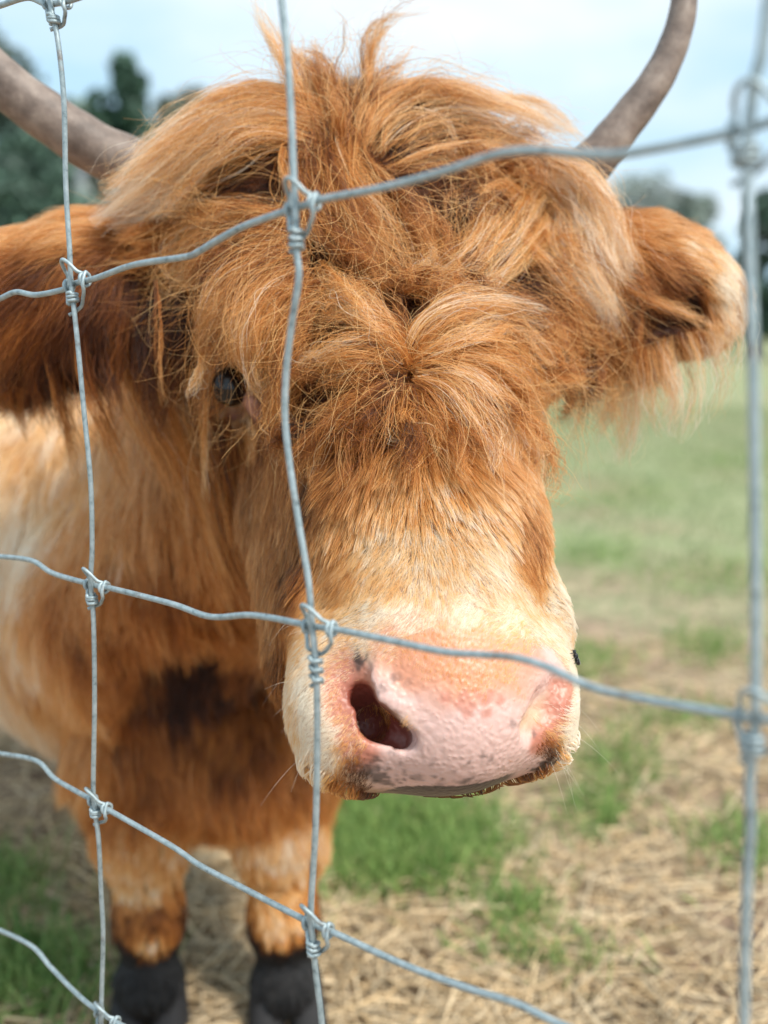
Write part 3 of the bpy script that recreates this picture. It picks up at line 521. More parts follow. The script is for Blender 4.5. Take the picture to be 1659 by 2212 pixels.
def lock_guide(px, off, n=24, depths=None):
    g = spline(px, n); t = np.linspace(0, 1, n)
    if depths is None:
        d = np.array([surf(x, y, 9.)[2] for x, y in g]); d[d > 1.30] = np.nan; ok = ~np.isnan(d)
        d = np.interp(t, t[ok], d[ok]) if ok.any() else np.full(n, 1.14)
        d = np.minimum(d, 1.17); d = np.convolve(np.pad(d, 3, 'edge'), np.ones(7) / 7, 'valid'); d = d - np.interp(t, [0, .5, 1], np.array(off) / 1000)
    else: d = np.interp(t, np.linspace(0, 1, len(depths)), depths)
    return W(g[:, 0], g[:, 1], d)
def lock(G, width, n, light, curl, r, thick=.0002, red=.35, K=20):
    w = width / 1000; m = len(G); T = unit(np.gradient(G, axis=0)); view = unit(np.array([0, 0, CAM_H]) - G)
    side = unit(np.cross(T, view)); dep = unit(np.cross(side, T)); nsub = max(3, n // 14)
    sub = r.normal(size=(nsub, 2)) * .56; si = r.integers(0, nsub, n); subph = r.uniform(0, 6.28, (nsub, 2)); sublen = r.uniform(.62, 1.08, nsub); subl = r.normal(0, .11, nsub)
    stray = r.random(n) < .13; own = r.normal(size=(n, 2)) * np.where(stray, .50, .15)[:, None]
    te = np.clip(sublen[si] * r.uniform(.82, 1.03, n), .3, 1.0); ts = np.abs(r.normal(0, .06, n))
    t = ts[:, None] + (te - ts)[:, None] * np.linspace(0, 1, K)[None]; x = t * (m - 1); i = np.minimum(x.astype(int), m - 2); f = (x - i)[..., None]
    pick = lambda A: A[i] * (1 - f) + A[i + 1] * f
    prof = (.62 + .5 * np.sin(np.pi * np.clip(t * 1.05, 0, 1))) * (1 - .45 * t ** 2)
    cu = (curl + .15) * .0066 * t ** .8 * (np.linalg.norm(G[-1] - G[0]) / .12 + .4)
    s1 = sub[si, 0][:, None] * w * prof + own[:, 0][:, None] * w * (.5 + prof * (.6 + .5 * t)) + cu * np.sin(6.28 * 1.15 * t + subph[si, 0][:, None])
    s2 = (sub[si, 1][:, None] * w * prof + own[:, 1][:, None] * w * (.5 + prof * (.6 + .5 * t))) * .8 + cu * np.cos(6.28 * .95 * t + subph[si, 1][:, None])
    fz = (np.where(stray, 2.8, .8) * (.0012 + .0030 * curl))[:, None] * (.25 + t); q = r.uniform(0, 6.28, (n, 3)); ff = r.uniform(2, 4.5, (n, 1))
    s1 += fz * np.sin(6.28 * ff * t + q[:, :1]); s2 += fz * np.cos(6.28 * ff * .83 * t + q[:, 1:2])
    if curl > .15:
        k = r.random(n) < .35 * curl; s1[k] += (r.normal(size=(k.sum(), 1)) * .012) * t[k] ** 2; s2[k] += (r.normal(size=(k.sum(), 1)) * .010) * t[k] ** 2
    pts = pick(G) + pick(side) * s1[..., None] + pick(dep) * s2[..., None]
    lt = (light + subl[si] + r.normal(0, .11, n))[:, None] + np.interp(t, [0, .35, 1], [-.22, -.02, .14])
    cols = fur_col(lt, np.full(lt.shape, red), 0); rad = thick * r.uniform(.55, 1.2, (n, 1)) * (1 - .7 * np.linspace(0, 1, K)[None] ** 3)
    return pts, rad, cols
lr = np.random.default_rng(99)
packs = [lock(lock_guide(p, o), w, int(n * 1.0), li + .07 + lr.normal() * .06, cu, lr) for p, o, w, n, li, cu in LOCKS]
# shorter in-between locks that follow the big ones, so that the mass has many layers
gpos, gdir, glit = [], [], []
for p, o, w, n, li, cu in LOCKS:
    G = lock_guide(p, o); gpos.append(G[::3]); gdir.append(unit(np.gradient(G, axis=0))[::3]); glit.append(np.full(len(G[::3]), li))
gpos, gdir, glit = np.vstack(gpos), np.vstack(gdir), np.hstack(glit)
for _ in range(150):
    x, y = lr.uniform(340, 1300), lr.uniform(230, 960)
    if ((x - 830) / 520) ** 2 + ((y - 600) / 400) ** 2 > 1: continue
    p, nrm, d = surf(x, y, 9.)
    if d > 1.3: continue
    G = [p]; q = p + nrm * .006; hgt = lr.uniform(.010, .034); L = lr.uniform(.05, .12); k = 14; wob = lr.normal(size=3) * .35
    for s in range(k):
        d2 = ((gpos - q) ** 2).sum(1); ww = 1 / (d2 + .0002) ** 2; dd = unit((ww[:, None] * gdir).sum(0) / ww.sum() + wob * .4 + lr.normal(size=3) * .06)
        q = q + dd * L / k; sd_ = sdf(q[None])[0]; q = q + nrm * np.clip(hgt * min(1, (s + 1) / 5) - sd_, -.004, .006); G.append(q.copy())
    ww = 1 / (((gpos - p) ** 2).sum(1) + .0004) ** 2; li = (ww * glit).sum() / ww.sum() - .17 + lr.normal() * .1  # darker than the locks around, shade in the gaps put into colour
    packs.append(lock(spline(np.array(G)[::2], 20), lr.uniform(5, 11), int(lr.uniform(60, 150)), li, lr.uniform(.35, .8), lr))
# single loose hairs that cross over the locks
n = 5000; x = lr.uniform(330, 1330, n); y = lr.uniform(210, 900, n); m = ((x - 830) / 510) ** 2 + ((y - 600) / 420) ** 2 < 1; x, y = x[m], y[m]
q = []; nn_ = []
for X_, Y_ in zip(x, y):
    p, nr, d = surf(X_, Y_, 9.)
    if d < 1.3: q.append(p + nr * lr.uniform(.012, .05)); nn_.append(nr)
q = np.array(q); nn_ = np.array(nn_); L = lr.uniform(.03, .13, len(q)); K_ = 14; pts = np.empty((len(q), K_, 3)); pts[:, 0] = q; wob = lr.normal(size=q.shape) * .7; rot = lr.normal(size=q.shape) * .30
for s in range(1, K_):
    d2 = ((q[:, None] - gpos[None]) ** 2).sum(-1); ww = 1 / (d2 + .0004) ** 1.5; dd = (ww[..., None] * gdir[None]).sum(1) / ww.sum(1, keepdims=True)
    wob = wob + rot + lr.normal(size=q.shape) * .10; dd = unit(unit(dd) + wob * .42); q = q + dd * (L / K_)[:, None]; sv = sdf(q); q = q + nn_ * np.clip(.010 - sv, 0, .01)[:, None] - nn_ * np.clip(sv - .055, 0, .004)[:, None]; pts[:, s] = q
lt = lr.uniform(.45, .82, (len(q), 1)) + np.zeros((1, K_)); packs.append((pts, .00016 * lr.uniform(.6, 1.1, (len(q), 1)) * (1 - .6 * np.linspace(0, 1, K_)[None] ** 2), fur_col(lt, np.full(lt.shape, .2), 0)))
packs = trim(packs, 496, 828, (34, 33), .16)
packs = trim(packs, 530, 878, (36, 22), .10)
for hx, hy, ra, rb, kp in ((520, 385, 76, 32, .10), (565, 415, 50, 28, .12), (838, 318, 38, 38, .10), (760, 330, 14, 60, .4), (1000, 400, 60, 12, .3), (878, 655, 50, 20, .2), (1050, 560, 50, 26, .28), (1130, 690, 40, 16, .5), (1180, 640, 34, 34, .35), (660, 860, 36, 34, .45), (900, 385, 50, 12, .35), (385, 720, 26, 40, .35)): packs = trim(packs, hx, hy, (ra, rb), kp)
put('forelock', packs)
HANG = [
 ([(170, 640), (185, 800), (250, 950), (300, 1100)], (1.07, 1.10, 1.16), 12, 90, .35, .2), ([(240, 690), (295, 850), (360, 1000), (425, 1200)], (1.09, 1.14, 1.22), 14, 140, .5, .2), ([(300, 680), (350, 880), (425, 1050), (525, 1330)], (1.10, 1.16, 1.24), 14, 160, .55, .2),
 ([(380, 690), (420, 880), (480, 1080), (560, 1320)], (1.12, 1.18, 1.25), 14, 150, .45, .2), ([(335, 600), (345, 740), (353, 890)], (1.02, 1.02, 1.03), 2, 20, .5, .2), ([(440, 755), (428, 810), (405, 875)], (1.0, .99, .99), 5, 45, .74, .3), ([(455, 780), (450, 850), (440, 960), (455, 1100)], (1.03, 1.04, 1.07), 6, 60, .6, .2),
 ([(100, 700), (110, 830), (150, 940), (170, 1040)], (1.09, 1.12, 1.18), 14, 120, .3, .2), ([(30, 740), (40, 850), (60, 950)], (1.1, 1.12, 1.18), 14, 110, .3, .2), ([(470, 900), (490, 1050), (530, 1200), (600, 1350)], (1.10, 1.14, 1.20), 14, 150, .35, .2),
 ([(410, 620), (390, 720), (380, 820), (392, 900)], (1.08, 1.08, 1.1), 14, 200, .02, .3), ([(350, 640), (330, 740), (330, 850), (350, 950)], (1.09, 1.09, 1.1), 16, 220, .02, .3), ([(280, 600), (250, 700), (235, 800), (260, 900)], (1.09, 1.09, 1.1), 16, 180, .08, .3),  # shade of the cavity between ear and brow put into near-black strands
 ([(1225, 660), (1250, 800), (1243, 950)], (1.10, 1.11, 1.12), 12, 120, .5, .25), ([(1275, 720), (1300, 840), (1290, 960)], (1.10, 1.11, 1.12), 15, 100, .6, .3), ([(1330, 740), (1352, 880), (1340, 1010)], (1.09, 1.10, 1.11), 17, 70, .75, .35), ([(1400, 740), (1420, 850), (1430, 950)], (1.07, 1.08, 1.09), 17, 60, .8, .35),
 ([(1460, 720), (1480, 830), (1470, 960)], (1.06, 1.07, 1.08), 15, 50, .8, .35), ([(1540, 690), (1560, 760), (1550, 860)], (1.06, 1.07, 1.08), 14, 40, .85, .35), ([(1370, 640), (1360, 740), (1380, 820)], (1.07, 1.07, 1.08), 10, 120, .35, .2), ([(1240, 560), (1300, 640), (1290, 760)], (1.08, 1.07, 1.08), 12, 160, .3, .2), ([(1320, 600), (1400, 640), (1500, 690), (1560, 740)], (1.06, 1.05, 1.06), 5, 30, .5, .3),
 ([(1195, 720), (1215, 790), (1240, 850)], (1.04, 1.04, 1.05), 8, 120, .5, .2), ([(1200, 560), (1240, 660), (1260, 780), (1255, 860)], (1.08, 1.08, 1.09), 12, 180, .35, .2),
]
hr = np.random.default_rng(5)
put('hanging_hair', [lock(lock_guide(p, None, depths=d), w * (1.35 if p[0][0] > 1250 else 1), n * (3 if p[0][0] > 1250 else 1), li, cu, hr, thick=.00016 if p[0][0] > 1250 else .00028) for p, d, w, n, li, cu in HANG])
# ------------------------------------------------------------------ horns, eye, hooves
M_horn, nt, b, o = mat_new('horn'); b.inputs['Roughness'].default_value = .55
tc = nt.nodes.new('ShaderNodeTexCoord'); n1 = nt.nodes.new('ShaderNodeTexNoise'); n1.inputs['Scale'].default_value = 28; n1.inputs['Detail'].default_value = 8; n1.inputs['Roughness'].default_value = .7
r1 = nt.nodes.new('ShaderNodeValToRGB'); e = r1.color_ramp.elements; e[0].position = .33; e[0].color = (.10, .070, .055, 1); e[1].position = .70; e[1].color = (.34, .27, .22, 1); x_ = e.new(.5); x_.color = (.20, .148, .118, 1)
nt.links.new(tc.outputs['Object'], n1.inputs['Vector']); nt.links.new(n1.outputs['Fac'], r1.inputs['Fac']); nt.links.new(r1.outputs['Color'], b.inputs['Base Color'])
bp = nt.nodes.new('ShaderNodeBump'); bp.inputs['Strength'].default_value = .5; bp.inputs['Distance'].default_value = .003; nt.links.new(n1.outputs['Fac'], bp.inputs['Height']); nt.links.new(bp.outputs[0], b.inputs['Normal'])
def horn(pts, rad):
    a = np.array(pts, float); P = spline(W(a[:, 0], a[:, 1], a[:, 2]), 90); t = np.linspace(0, len(rad) - 1, 90); R = np.interp(t, np.arange(len(rad)), rad)
    R = R * (1 + .025 * np.sin(np.linspace(0, 60, 90)) * np.linspace(1, 0, 90)); Vh, Fh = tube(P, R, 28); B = Builder(); B.add(Vh, Fh); return B.make('horn', M_horn, cow)
horn([(470, 430, 1.17), (340, 378, 1.16), (215, 325, 1.145), (100, 250, 1.13), (0, 172, 1.115), (-90, 60, 1.10), (-130, -70, 1.09), (-120, -200, 1.08)], (.032, .031, .029, .0275, .0255, .021, .015, .005))
horn([(1180, 450, 1.18), (1285, 345, 1.165), (1345, 272, 1.16), (1417, 175, 1.155), (1459, 85, 1.15), (1478, -5, 1.145), (1470, -110, 1.14), (1440, -220, 1.14)], (.027, .0245, .0215, .0188, .0165, .0145, .011, .004))
M_eye, nt, b, o = mat_new('eye'); b.inputs['Base Color'].default_value = (.012, .009, .008, 1); b.inputs['Roughness'].default_value = .06
def ball(c, r, n=20):
    th = np.linspace(0, np.pi, n); ph = np.linspace(0, 2 * np.pi, 2 * n, endpoint=False)
    Vb = np.stack([np.sin(th)[:, None] * np.cos(ph), np.sin(th)[:, None] * np.sin(ph), np.cos(th)[:, None] * np.ones_like(ph)], -1).reshape(-1, 3)
    m = 2 * n; Fb = [[i * m + j, i * m + (j + 1) % m, (i + 1) * m + (j + 1) % m, (i + 1) * m + j] for i in range(n - 1) for j in range(m)]
    return np.asarray(c) + Vb * np.asarray(r), Fb
B = Builder(); B.add(*ball(EYE_L - HF * .0105 + HX * .002, .0195)); B.make('eye', M_eye, cow)
B = Builder(); B.add(*ball(SPT(1208, 765) - HF * .014, .020)); B.make('eye', M_eye, cow)
M_hoof, nt, b, o = mat_new('hoof'); b.inputs['Base Color'].default_value = (.016, .015, .016, 1); b.inputs['Roughness'].default_value = .8
def hoof(an, fwd=(0, -1, 0)):
    f = unit(fwd); s = np.cross(f, [0, 0, 1.]); B = Builder(); n = 18; th = np.linspace(0, 2 * np.pi, n, endpoint=False)
    for q in (-1, 1):
        Vh = []
        for z, w, l, sh in ((.0, .026, .052, .030), (.004, .030, .056, .030), (.03, .029, .050, .022), (.06, .027, .040, .010), (.085, .024, .032, .0), (.10, .018, .026, -.006)):
            c = np.array([an[0], an[1], 0]) + s * q * (.029 + .004 * (1 - z / .1)) + f * sh + np.array([0, 0, z])
            sq = 1 / (np.abs(np.cos(th)) ** 3 + np.abs(np.sin(th)) ** 3) ** (1 / 3)
            Vh.append(c + (np.cos(th) * sq)[:, None] * s * w + (np.sin(th) * sq)[:, None] * f * l)
        Vh = np.vstack(Vh); Fh = [[i * n + j, i * n + (j + 1) % n, (i + 1) * n + (j + 1) % n, (i + 1) * n + j] for i in range(5) for j in range(n)] + [list(range(n))[::-1], list(range(5 * n, 6 * n))]
        B.add(Vh, Fh)
        B.add(*ball(np.array([an[0], an[1], .10]) + s * q * .030 - f * .035, (.014, .014, .02), 8))
    B.make('hoof', M_hoof, cow)
hoof(AN1, (.12, -1, 0)); hoof(AN2, (.2, -1, 0))
for s in (-1, 1):
    hp = RUMP + BX * .15 * s; hoof((hp[0], hp[1] + .02, 0), (.3, -1, 0))
# whiskers on the lips
wr = np.random.default_rng(3); wp = []
for _ in range(26):
    x, y = [(wr.uniform(640, 760), wr.uniform(1560, 1700)), (wr.uniform(620, 700), wr.uniform(1330, 1560)), (wr.uniform(1180, 1240), wr.uniform(1500, 1690))][wr.integers(0, 3)]
    p, n, d = surf(x, y, 9.)
    if d > 1.1: continue
    L = wr.uniform(.02, .05); dd = unit(n + np.array([0, 0, -.5]) + wr.normal(size=3) * .3); t = np.linspace(0, 1, 6)[:, None]; wp.append(p + dd * L * t + np.array([0, 0, -1]) * (L * .3) * t ** 2)
wp = np.array(wp); put('whiskers', [(wp, -.0 + .00011 * (1 - .8 * np.linspace(0, 1, 6)) * np.ones((len(wp), 1)), np.tile([.9, .8, .65], (len(wp), 6, 1)))])

# ------------------------------------------------------------------ fly on the nose
M_fly, nt, b, o = mat_new('fly_body'); b.inputs['Base Color'].default_value = (.012, .014, .016, 1); b.inputs['Roughness'].default_value = .3
M_wing, nt, b, o = mat_new('fly_wing'); b.inputs['Base Color'].default_value = (.25, .25, .24, 1); b.inputs['Alpha'].default_value = .55; b.inputs['Roughness'].default_value = .3
fp, fn, fd = surf(1233, 1420, .9)
if fd > 1.05: fp, fn, fd = surf(1222, 1425, .9)
fu = unit(np.array([.35, 0, .9])); fu = unit(fu - fn * fu.dot(fn)); fs = np.cross(fu, fn); c0 = fp + fn * .0045
fly = tag(empty('fly', tuple(c0)), 'small black fly sitting on the right edge of the pink muzzle', 'fly'); FF = np.stack([fs, fu, fn])
def fell(c, r): Vb, Fb = ball((0, 0, 0), r, 10); return c + Vb @ FF, Fb
B = Builder(); B.add(*fell(c0, (.0022, .0030, .0022))); B.add(*fell(c0 - fu * .0048, (.0023, .0038, .0021))); B.add(*fell(c0 + fu * .0040, (.0020, .0015, .0016))); B.make('fly_body', M_fly, fly)
for s in (-1, 1):
    d = unit(-fu + fs * .35 * s); q = unit(np.cross(d, fn)); p0 = c0 + fn * .0018 + fs * s * .001
    B = Builder(); B.add([p0, p0 + d * .003 + q * .0014 * s, p0 + d * .007 + q * .0016 * s + fn * .0004, p0 + d * .009, p0 + d * .007 - q * .0012 * s, p0 + d * .003 - q * .0008 * s], [[0, 1, 2, 3, 4, 5]]); B.make('wing', M_wing, fly)
    for k in (-1, 0, 1):
        a = c0 + fs * s * .0015 + fu * k * .0018; m1 = a + fs * s * .0035 + fu * k * .002 + fn * .001; B = Builder(); B.add(*tube([a, m1, m1 + fs * s * .0015 + fu * k * .001 - fn * .005], .00035, 6)); B.make('leg', M_fly, fly)

# ------------------------------------------------------------------ wire fence
M_wire, nt, b, o = mat_new('galvanised_wire'); b.inputs['Metallic'].default_value = .35; b.inputs['Roughness'].default_value = .5
tc = nt.nodes.new('ShaderNodeTexCoord'); n1 = nt.nodes.new('ShaderNodeTexNoise'); n1.inputs['Scale'].default_value = 130; n1.inputs['Detail'].default_value = 6; n1.inputs['Roughness'].default_value = .75
r1 = nt.nodes.new('ShaderNodeValToRGB'); e = r1.color_ramp.elements; e[0].position = .30; e[0].color = (.11, .14, .15, 1); e[1].position = .72; e[1].color = (.50, .58, .60, 1); x_ = e.new(.42); x_.color = (.29, .365, .385, 1)
nt.links.new(tc.outputs['Object'], n1.inputs['Vector']); nt.links.new(n1.outputs['Fac'], r1.inputs['Fac']); n2 = nt.nodes.new('ShaderNodeTexNoise'); n2.inputs['Scale'].default_value = 21; n2.inputs['Detail'].default_value = 7; n2.inputs['Roughness'].default_value = .7; nt.links.new(tc.outputs['Object'], n2.inputs['Vector']); r2 = nt.nodes.new('ShaderNodeValToRGB'); r2.color_ramp.elements[0].position = .60; r2.color_ramp.elements[1].position = .72; nt.links.new(n2.outputs['Fac'], r2.inputs['Fac']); mxr = nt.nodes.new('ShaderNodeMixRGB'); mxr.inputs['Color2'].default_value = (.20, .13, .09, 1); nt.links.new(r2.outputs['Color'], mxr.inputs['Fac']); nt.links.new(r1.outputs['Color'], mxr.inputs['Color1']); nt.links.new(mxr.outputs['Color'], b.inputs['Base Color'])
bp = nt.nodes.new('ShaderNodeBump'); bp.inputs['Strength'].default_value = .35; bp.inputs['Distance'].default_value = .0006; nt.links.new(n1.outputs['Fac'], bp.inputs['Height']); nt.links.new(bp.outputs[0], b.inputs['Normal'])
NXC = 1.3; NYC = (1.39 + .079 * NXC) / CP                      # the fence's upright plane, at an angle to the view
FN = unit(np.array([-NXC, -NYC, 0.]))
def fd_(x, y): r = ray(x, y); return 1 / (NXC * r[..., 0] + NYC * r[..., 1])
def FP3(p): p = np.asarray(p, float); return W(p[:, 0], p[:, 1], fd_(p[:, 0], p[:, 1]))
VW = [[(60, -420), (95, -150), (118, 5), (135, 90), (148, 220), (152, 400), (160, 540), (163, 610), (172, 690), (180, 770), (190, 880), (205, 1040), (208, 1180), (205, 1255), (211, 1341), (213, 1512), (210, 1697), (214, 1750), (222, 1818), (227, 1929), (231, 2021), (227, 2188), (230, 2400)],
      [(600, -420), (606, -150), (618, 0), (630, 110), (638, 230), (645, 400), (648, 450), (650, 540), (655, 600), (640, 700), (628, 800), (625, 900), (635, 1000), (655, 1130), (675, 1250), (683, 1345), (692, 1452), (694, 1605), (690, 1790), (680, 1960), (684, 2020), (690, 2090), (704, 2212), (715, 2400)],
      [(1700, -300), (1659, 80), (1640, 170), (1625, 280), (1622, 400), (1625, 480), (1627, 560), (1634, 772), (1637, 1004), (1639, 1236), (1639, 1491), (1638, 1566), (1626, 1688), (1629, 1779), (1623, 1858), (1617, 2023), (1614, 2212), (1612, 2400)]]
HW = [[(-400, 120), (-100, 45), (0, 12), (60, -5), (118, 8), (250, -40), (600, -230), (1000, -330), (1640, -560), (2000, -620)],
      [(-300, 640), (-60, 668), (0, 645), (35, 631), (80, 637), (150, 622), (163, 612), (210, 600), (290, 572), (400, 555), (430, 543), (460, 525), (520, 492), (600, 462), (648, 447), (700, 430), (830, 405), (960, 370), (1040, 343), (1100, 328), (1170, 325), (1250, 332), (1330, 334), (1420, 320), (1545, 295), (1625, 275), (1700, 255), (1900, 235)],
      [(-300, 1215), (-80, 1195), (0, 1202), (69, 1211), (116, 1239), (205, 1264), (241, 1271), (370, 1304), (454, 1332), (546, 1329), (653, 1348), (683, 1354), (740, 1362), (850, 1385), (960, 1408), (1040, 1414), (1110, 1420), (1180, 1440), (1280, 1485), (1400, 1512), (1560, 1540), (1640, 1552), (1760, 1560), (1950, 1600)],
      [(-300, 1600), (-80, 1618), (0, 1628), (79, 1644), (120, 1683), (194, 1725), (212, 1735), (241, 1753), (370, 1827), (430, 1868), (509, 1910), (648, 1982), (684, 2000), (733, 2020), (873, 2084), (1014, 2136), (1111, 2166), (1209, 2212), (1400, 2290), (1615, 2370), (1900, 2440)],
      [(-300, 1960), (-60, 1990), (0, 2010), (70, 2045), (111, 2091), (176, 2156), (228, 2194), (300, 2235), (480, 2330), (700, 2420), (900, 2500)]]
fence = tag(empty('wire_fence', tuple(W(650, 1106, .68) * [1, 1, 0])), 'grey galvanised stock fence of crossing wires tied with twisted knots in front of the cow', 'wire fence')
RV = (.0022, .0024, .0029)
vc, hc = [], []
for i, p in enumerate(VW):
    G = spline(FP3(p), 420) + FN * .0042; vc.append(G); B = Builder(); B.add(*tube(G, RV[i], 12)); B.make('vertical_wire', M_wire, fence)
for p in HW:
    G = spline(FP3(p), 520); hc.append(G); x = np.linspace(0, 1, 520); B = Builder(); B.add(*tube(G, .0025, 12)); B.make('horizontal_wire', M_wire, fence)
def knot(i, j):
    Gv, Gh = vc[i], hc[j]; d2 = ((Gv[:, None] - Gh[None]) ** 2).sum(-1); a, b_ = np.unravel_index(np.argmin(d2), d2.shape)
    if d2[a, b_] > .0004 or not (3 < a < 416): return
    o_ = Gh[b_]; eh = unit(Gh[min(b_ + 4, 519)] - Gh[max(b_ - 4, 0)]); ev = unit(Gv[min(a + 5, 419)] - Gv[max(a - 5, 0)])
    if eh[0] < 0: eh = -eh
    if ev[2] > 0: ev = -ev
    en = unit(np.cross(eh, ev)); en = en if en @ FN > 0 else -en; u = .000335; r = .0016; pts = []
    ja = np.random.default_rng(i * 31 + j).uniform(.9, 1.14, 3); Pp = lambda A, Bv, Z: o_ + eh * (A * u * ja[0]) + ev * (Bv * u * ja[1]) + en * (Z * u)
    kr = np.random.default_rng(i * 7 + j)
    vw = lambda Bv: Gv[int(np.clip(a + (Bv * u) / np.linalg.norm(Gv[200] - Gv[199]), 0, 419))]
    th = np.linspace(0, 2 * np.pi * (3.1 + .9 * ja[2] - .8), 64)                     # coil round the upright
    for q, t in enumerate(th):
        f = q / 63; Bv = 108 - 52 * f + kr.normal() * .3; c = vw(Bv); R = (RV[i] + r * 1.02); pts.append(c + R * (np.cos(t + 2.6) * eh + np.sin(t + 2.6) * en))
    pts += [Pp(-17, 44, 14), Pp(-20, 28, 12), Pp(-25, 16, 8)]
    for t in np.linspace(.4, 2 * np.pi + .2, 14): pts.append(Pp(-27 - t * .6, 14 * np.cos(t) + 1, 14 * np.sin(t)))
    pts += [Pp(-26, -18, 2), Pp(-26, -34, 10), Pp(-15, -48, 24), Pp(2, -50, 30), Pp(18, -38, 24), Pp(32, -20, 14)]
    for t in np.linspace(3.4, 2 * np.pi + 3.2, 14): pts.append(Pp(40 + (t - 3) * 1.0, 14 * np.cos(t), -14 * np.sin(t)))
    pts += [Pp(50, 10, 12), Pp(46, 26, 8), Pp(30, 40, 2), Pp(12, 52, -4), Pp(-6, 60, 2), Pp(-18, 66, 14)]
    B = Builder(); B.add(*tube(spline(np.array(pts), 420), r, 10)); B.make('knot', M_wire, fence)
for i in range(3):
    for j in range(5): knot(i, j)

# ------------------------------------------------------------------ ground, straw, grass
def Gd(x, y): r = ray(x, y); return r * (CAM_H / -r[..., 2:3]) + [0, 0, CAM_H]
gx = np.concatenate([-np.geomspace(400, 6, 30), np.linspace(-5, 5, 90), np.geomspace(6, 400, 30)]); gy = np.concatenate([np.linspace(-6, 6, 110), np.geomspace(6.2, 800, 60)])
GX, GY = np.meshgrid(gx, gy, indexing='ij'); gp = np.stack([GX, GY, 0 * GX], -1).reshape(-1, 3)
near = 1 - smooth(np.linalg.norm(gp[:, :2], axis=1), 8, 20); gp[:, 2] = (.014 * vnoise(gp, 3.1, 1) + .010 * vnoise(gp, 9, 2)) * near - .012 + .25 * vnoise(gp, .03, 5) * smooth(gp[:, 1], 25, 80)
ny = len(gy); i = (np.arange(len(gx) - 1)[:, None] * ny + np.arange(ny - 1)[None]).ravel(); GF = np.stack([i, i + ny, i + ny + 1, i + 1], 1)
M_ground, nt, b, o = mat_new('ground'); b.inputs['Roughness'].default_value = .95; b.inputs['Specular IOR Level'].default_value = .1
N = nt.nodes.new; L_ = nt.links.new
geo = N('ShaderNodeNewGeometry'); sx = N('ShaderNodeSeparateXYZ'); L_(geo.outputs['Position'], sx.inputs[0])
nA = N('ShaderNodeTexNoise'); nA.inputs['Scale'].default_value = 1.1; nA.inputs['Detail'].default_value = 6; nA.inputs['Roughness'].default_value = .62; L_(geo.outputs['Position'], nA.inputs['Vector'])
nB = N('ShaderNodeTexNoise'); nB.inputs['Scale'].default_value = 11; nB.inputs['Detail'].default_value = 7; nB.inputs['Roughness'].default_value = .7; L_(geo.outputs['Position'], nB.inputs['Vector'])
dirt = N('ShaderNodeValToRGB'); e = dirt.color_ramp.elements; e[0].position = .30; e[0].color = (.13, .085, .065, 1); e[1].position = .70; e[1].color = (.52, .39, .26, 1); x_ = e.new(.5); x_.color = (.33, .235, .165, 1); L_(nB.outputs['Fac'], dirt.inputs['Fac'])
green = N('ShaderNodeValToRGB'); e = green.color_ramp.elements; e[0].position = .32; e[0].color = (.15, .20, .085, 1); e[1].position = .68; e[1].color = (.40, .40, .24, 1); L_(nB.outputs['Fac'], green.inputs['Fac'])
mr = N('ShaderNodeMapRange'); mr.inputs['From Min'].default_value = 2.1; mr.inputs['From Max'].default_value = 5.2; L_(sx.outputs['Y'], mr.inputs['Value'])
ad = N('ShaderNodeMath'); ad.operation = 'MULTIPLY_ADD'; ad.inputs[1].default_value = 3.2; L_(nA.outputs['Fac'], ad.inputs[0]); 
s2 = N('ShaderNodeMath'); s2.operation = 'MULTIPLY_ADD'; s2.inputs[1].default_value = 1.35; s2.inputs[2].default_value = -2.0; L_(mr.outputs[0], s2.inputs[0]); L_(s2.outputs[0], ad.inputs[2]); ad.use_clamp = True
mx = N('ShaderNodeMixRGB'); L_(ad.outputs[0], mx.inputs['Fac']); L_(dirt.outputs[0], mx.inputs['Color1']); L_(green.outputs[0], mx.inputs['Color2']); L_(mx.outputs[0], b.inputs['Base Color'])
bp = N('ShaderNodeBump'); bp.inputs['Strength'].default_value = .6; bp.inputs['Distance'].default_value = .03; L_(nB.outputs['Fac'], bp.inputs['Height']); L_(bp.outputs[0], b.inputs['Normal'])
ground = mesh_obj('ground', gp, GF, M_ground); tag(ground, kind='structure')
M_straw, nt, b, o = mat_new('dry_straw'); a = tint_node(nt); nt.links.new(a.outputs['Color'], b.inputs['Base Color']); b.inputs['Roughness'].default_value = .6
gr = np.random.default_rng(21)
def stalks(name, xy, L, lean, rad, col, label, cat, k=5):
    n = len(xy); az = gr.uniform(0, 6.28, n); L = np.broadcast_to(L, (n,)) * gr.uniform(.5, 1.3, n); el = lean * gr.uniform(.3, 1.6, n)
    t = np.linspace(0, 1, k); h = np.stack([np.cos(az), np.sin(az)], 1); s = (L[:, None] * t)
    bend = gr.uniform(.2, 1.2, n)[:, None] if lean > .6 else gr.uniform(-.1, .25, n)[:, None]
    ang = np.clip(el, 0, 1.5)[:, None] * (1 - .45 * t[None] * bend); X = np.cumsum(np.cos(ang) * (L / k)[:, None], 1); Z = np.cumsum(np.sin(ang) * (L / k)[:, None], 1)
    P = np.empty((n, k, 3)); P[:, :, 0] = xy[:, :1] + h[:, :1] * X; P[:, :, 1] = xy[:, 1:] + h[:, 1:] * X; P[:, :, 2] = Z - .012 + (gr.uniform(.004, .03, n)[:, None] if lean < .6 else 0)
    R = rad * gr.uniform(.6, 1.3, (n, 1)) * (1 - .7 * t[None] ** 2 * (lean > .6)); c = np.repeat(np.clip(col, 0, 1)[:, None], k, 1)
    o = strands(name, P, R, c, M_straw); tag(o, label, cat, kind='stuff'); return o
def scatter_px(boxes):
    out = []
    for x0, x1, y0, y1, n in boxes: out.append(Gd(gr.uniform(x0, x1, n), gr.uniform(y0, y1, n))[:, :2])
    return np.vstack(out)
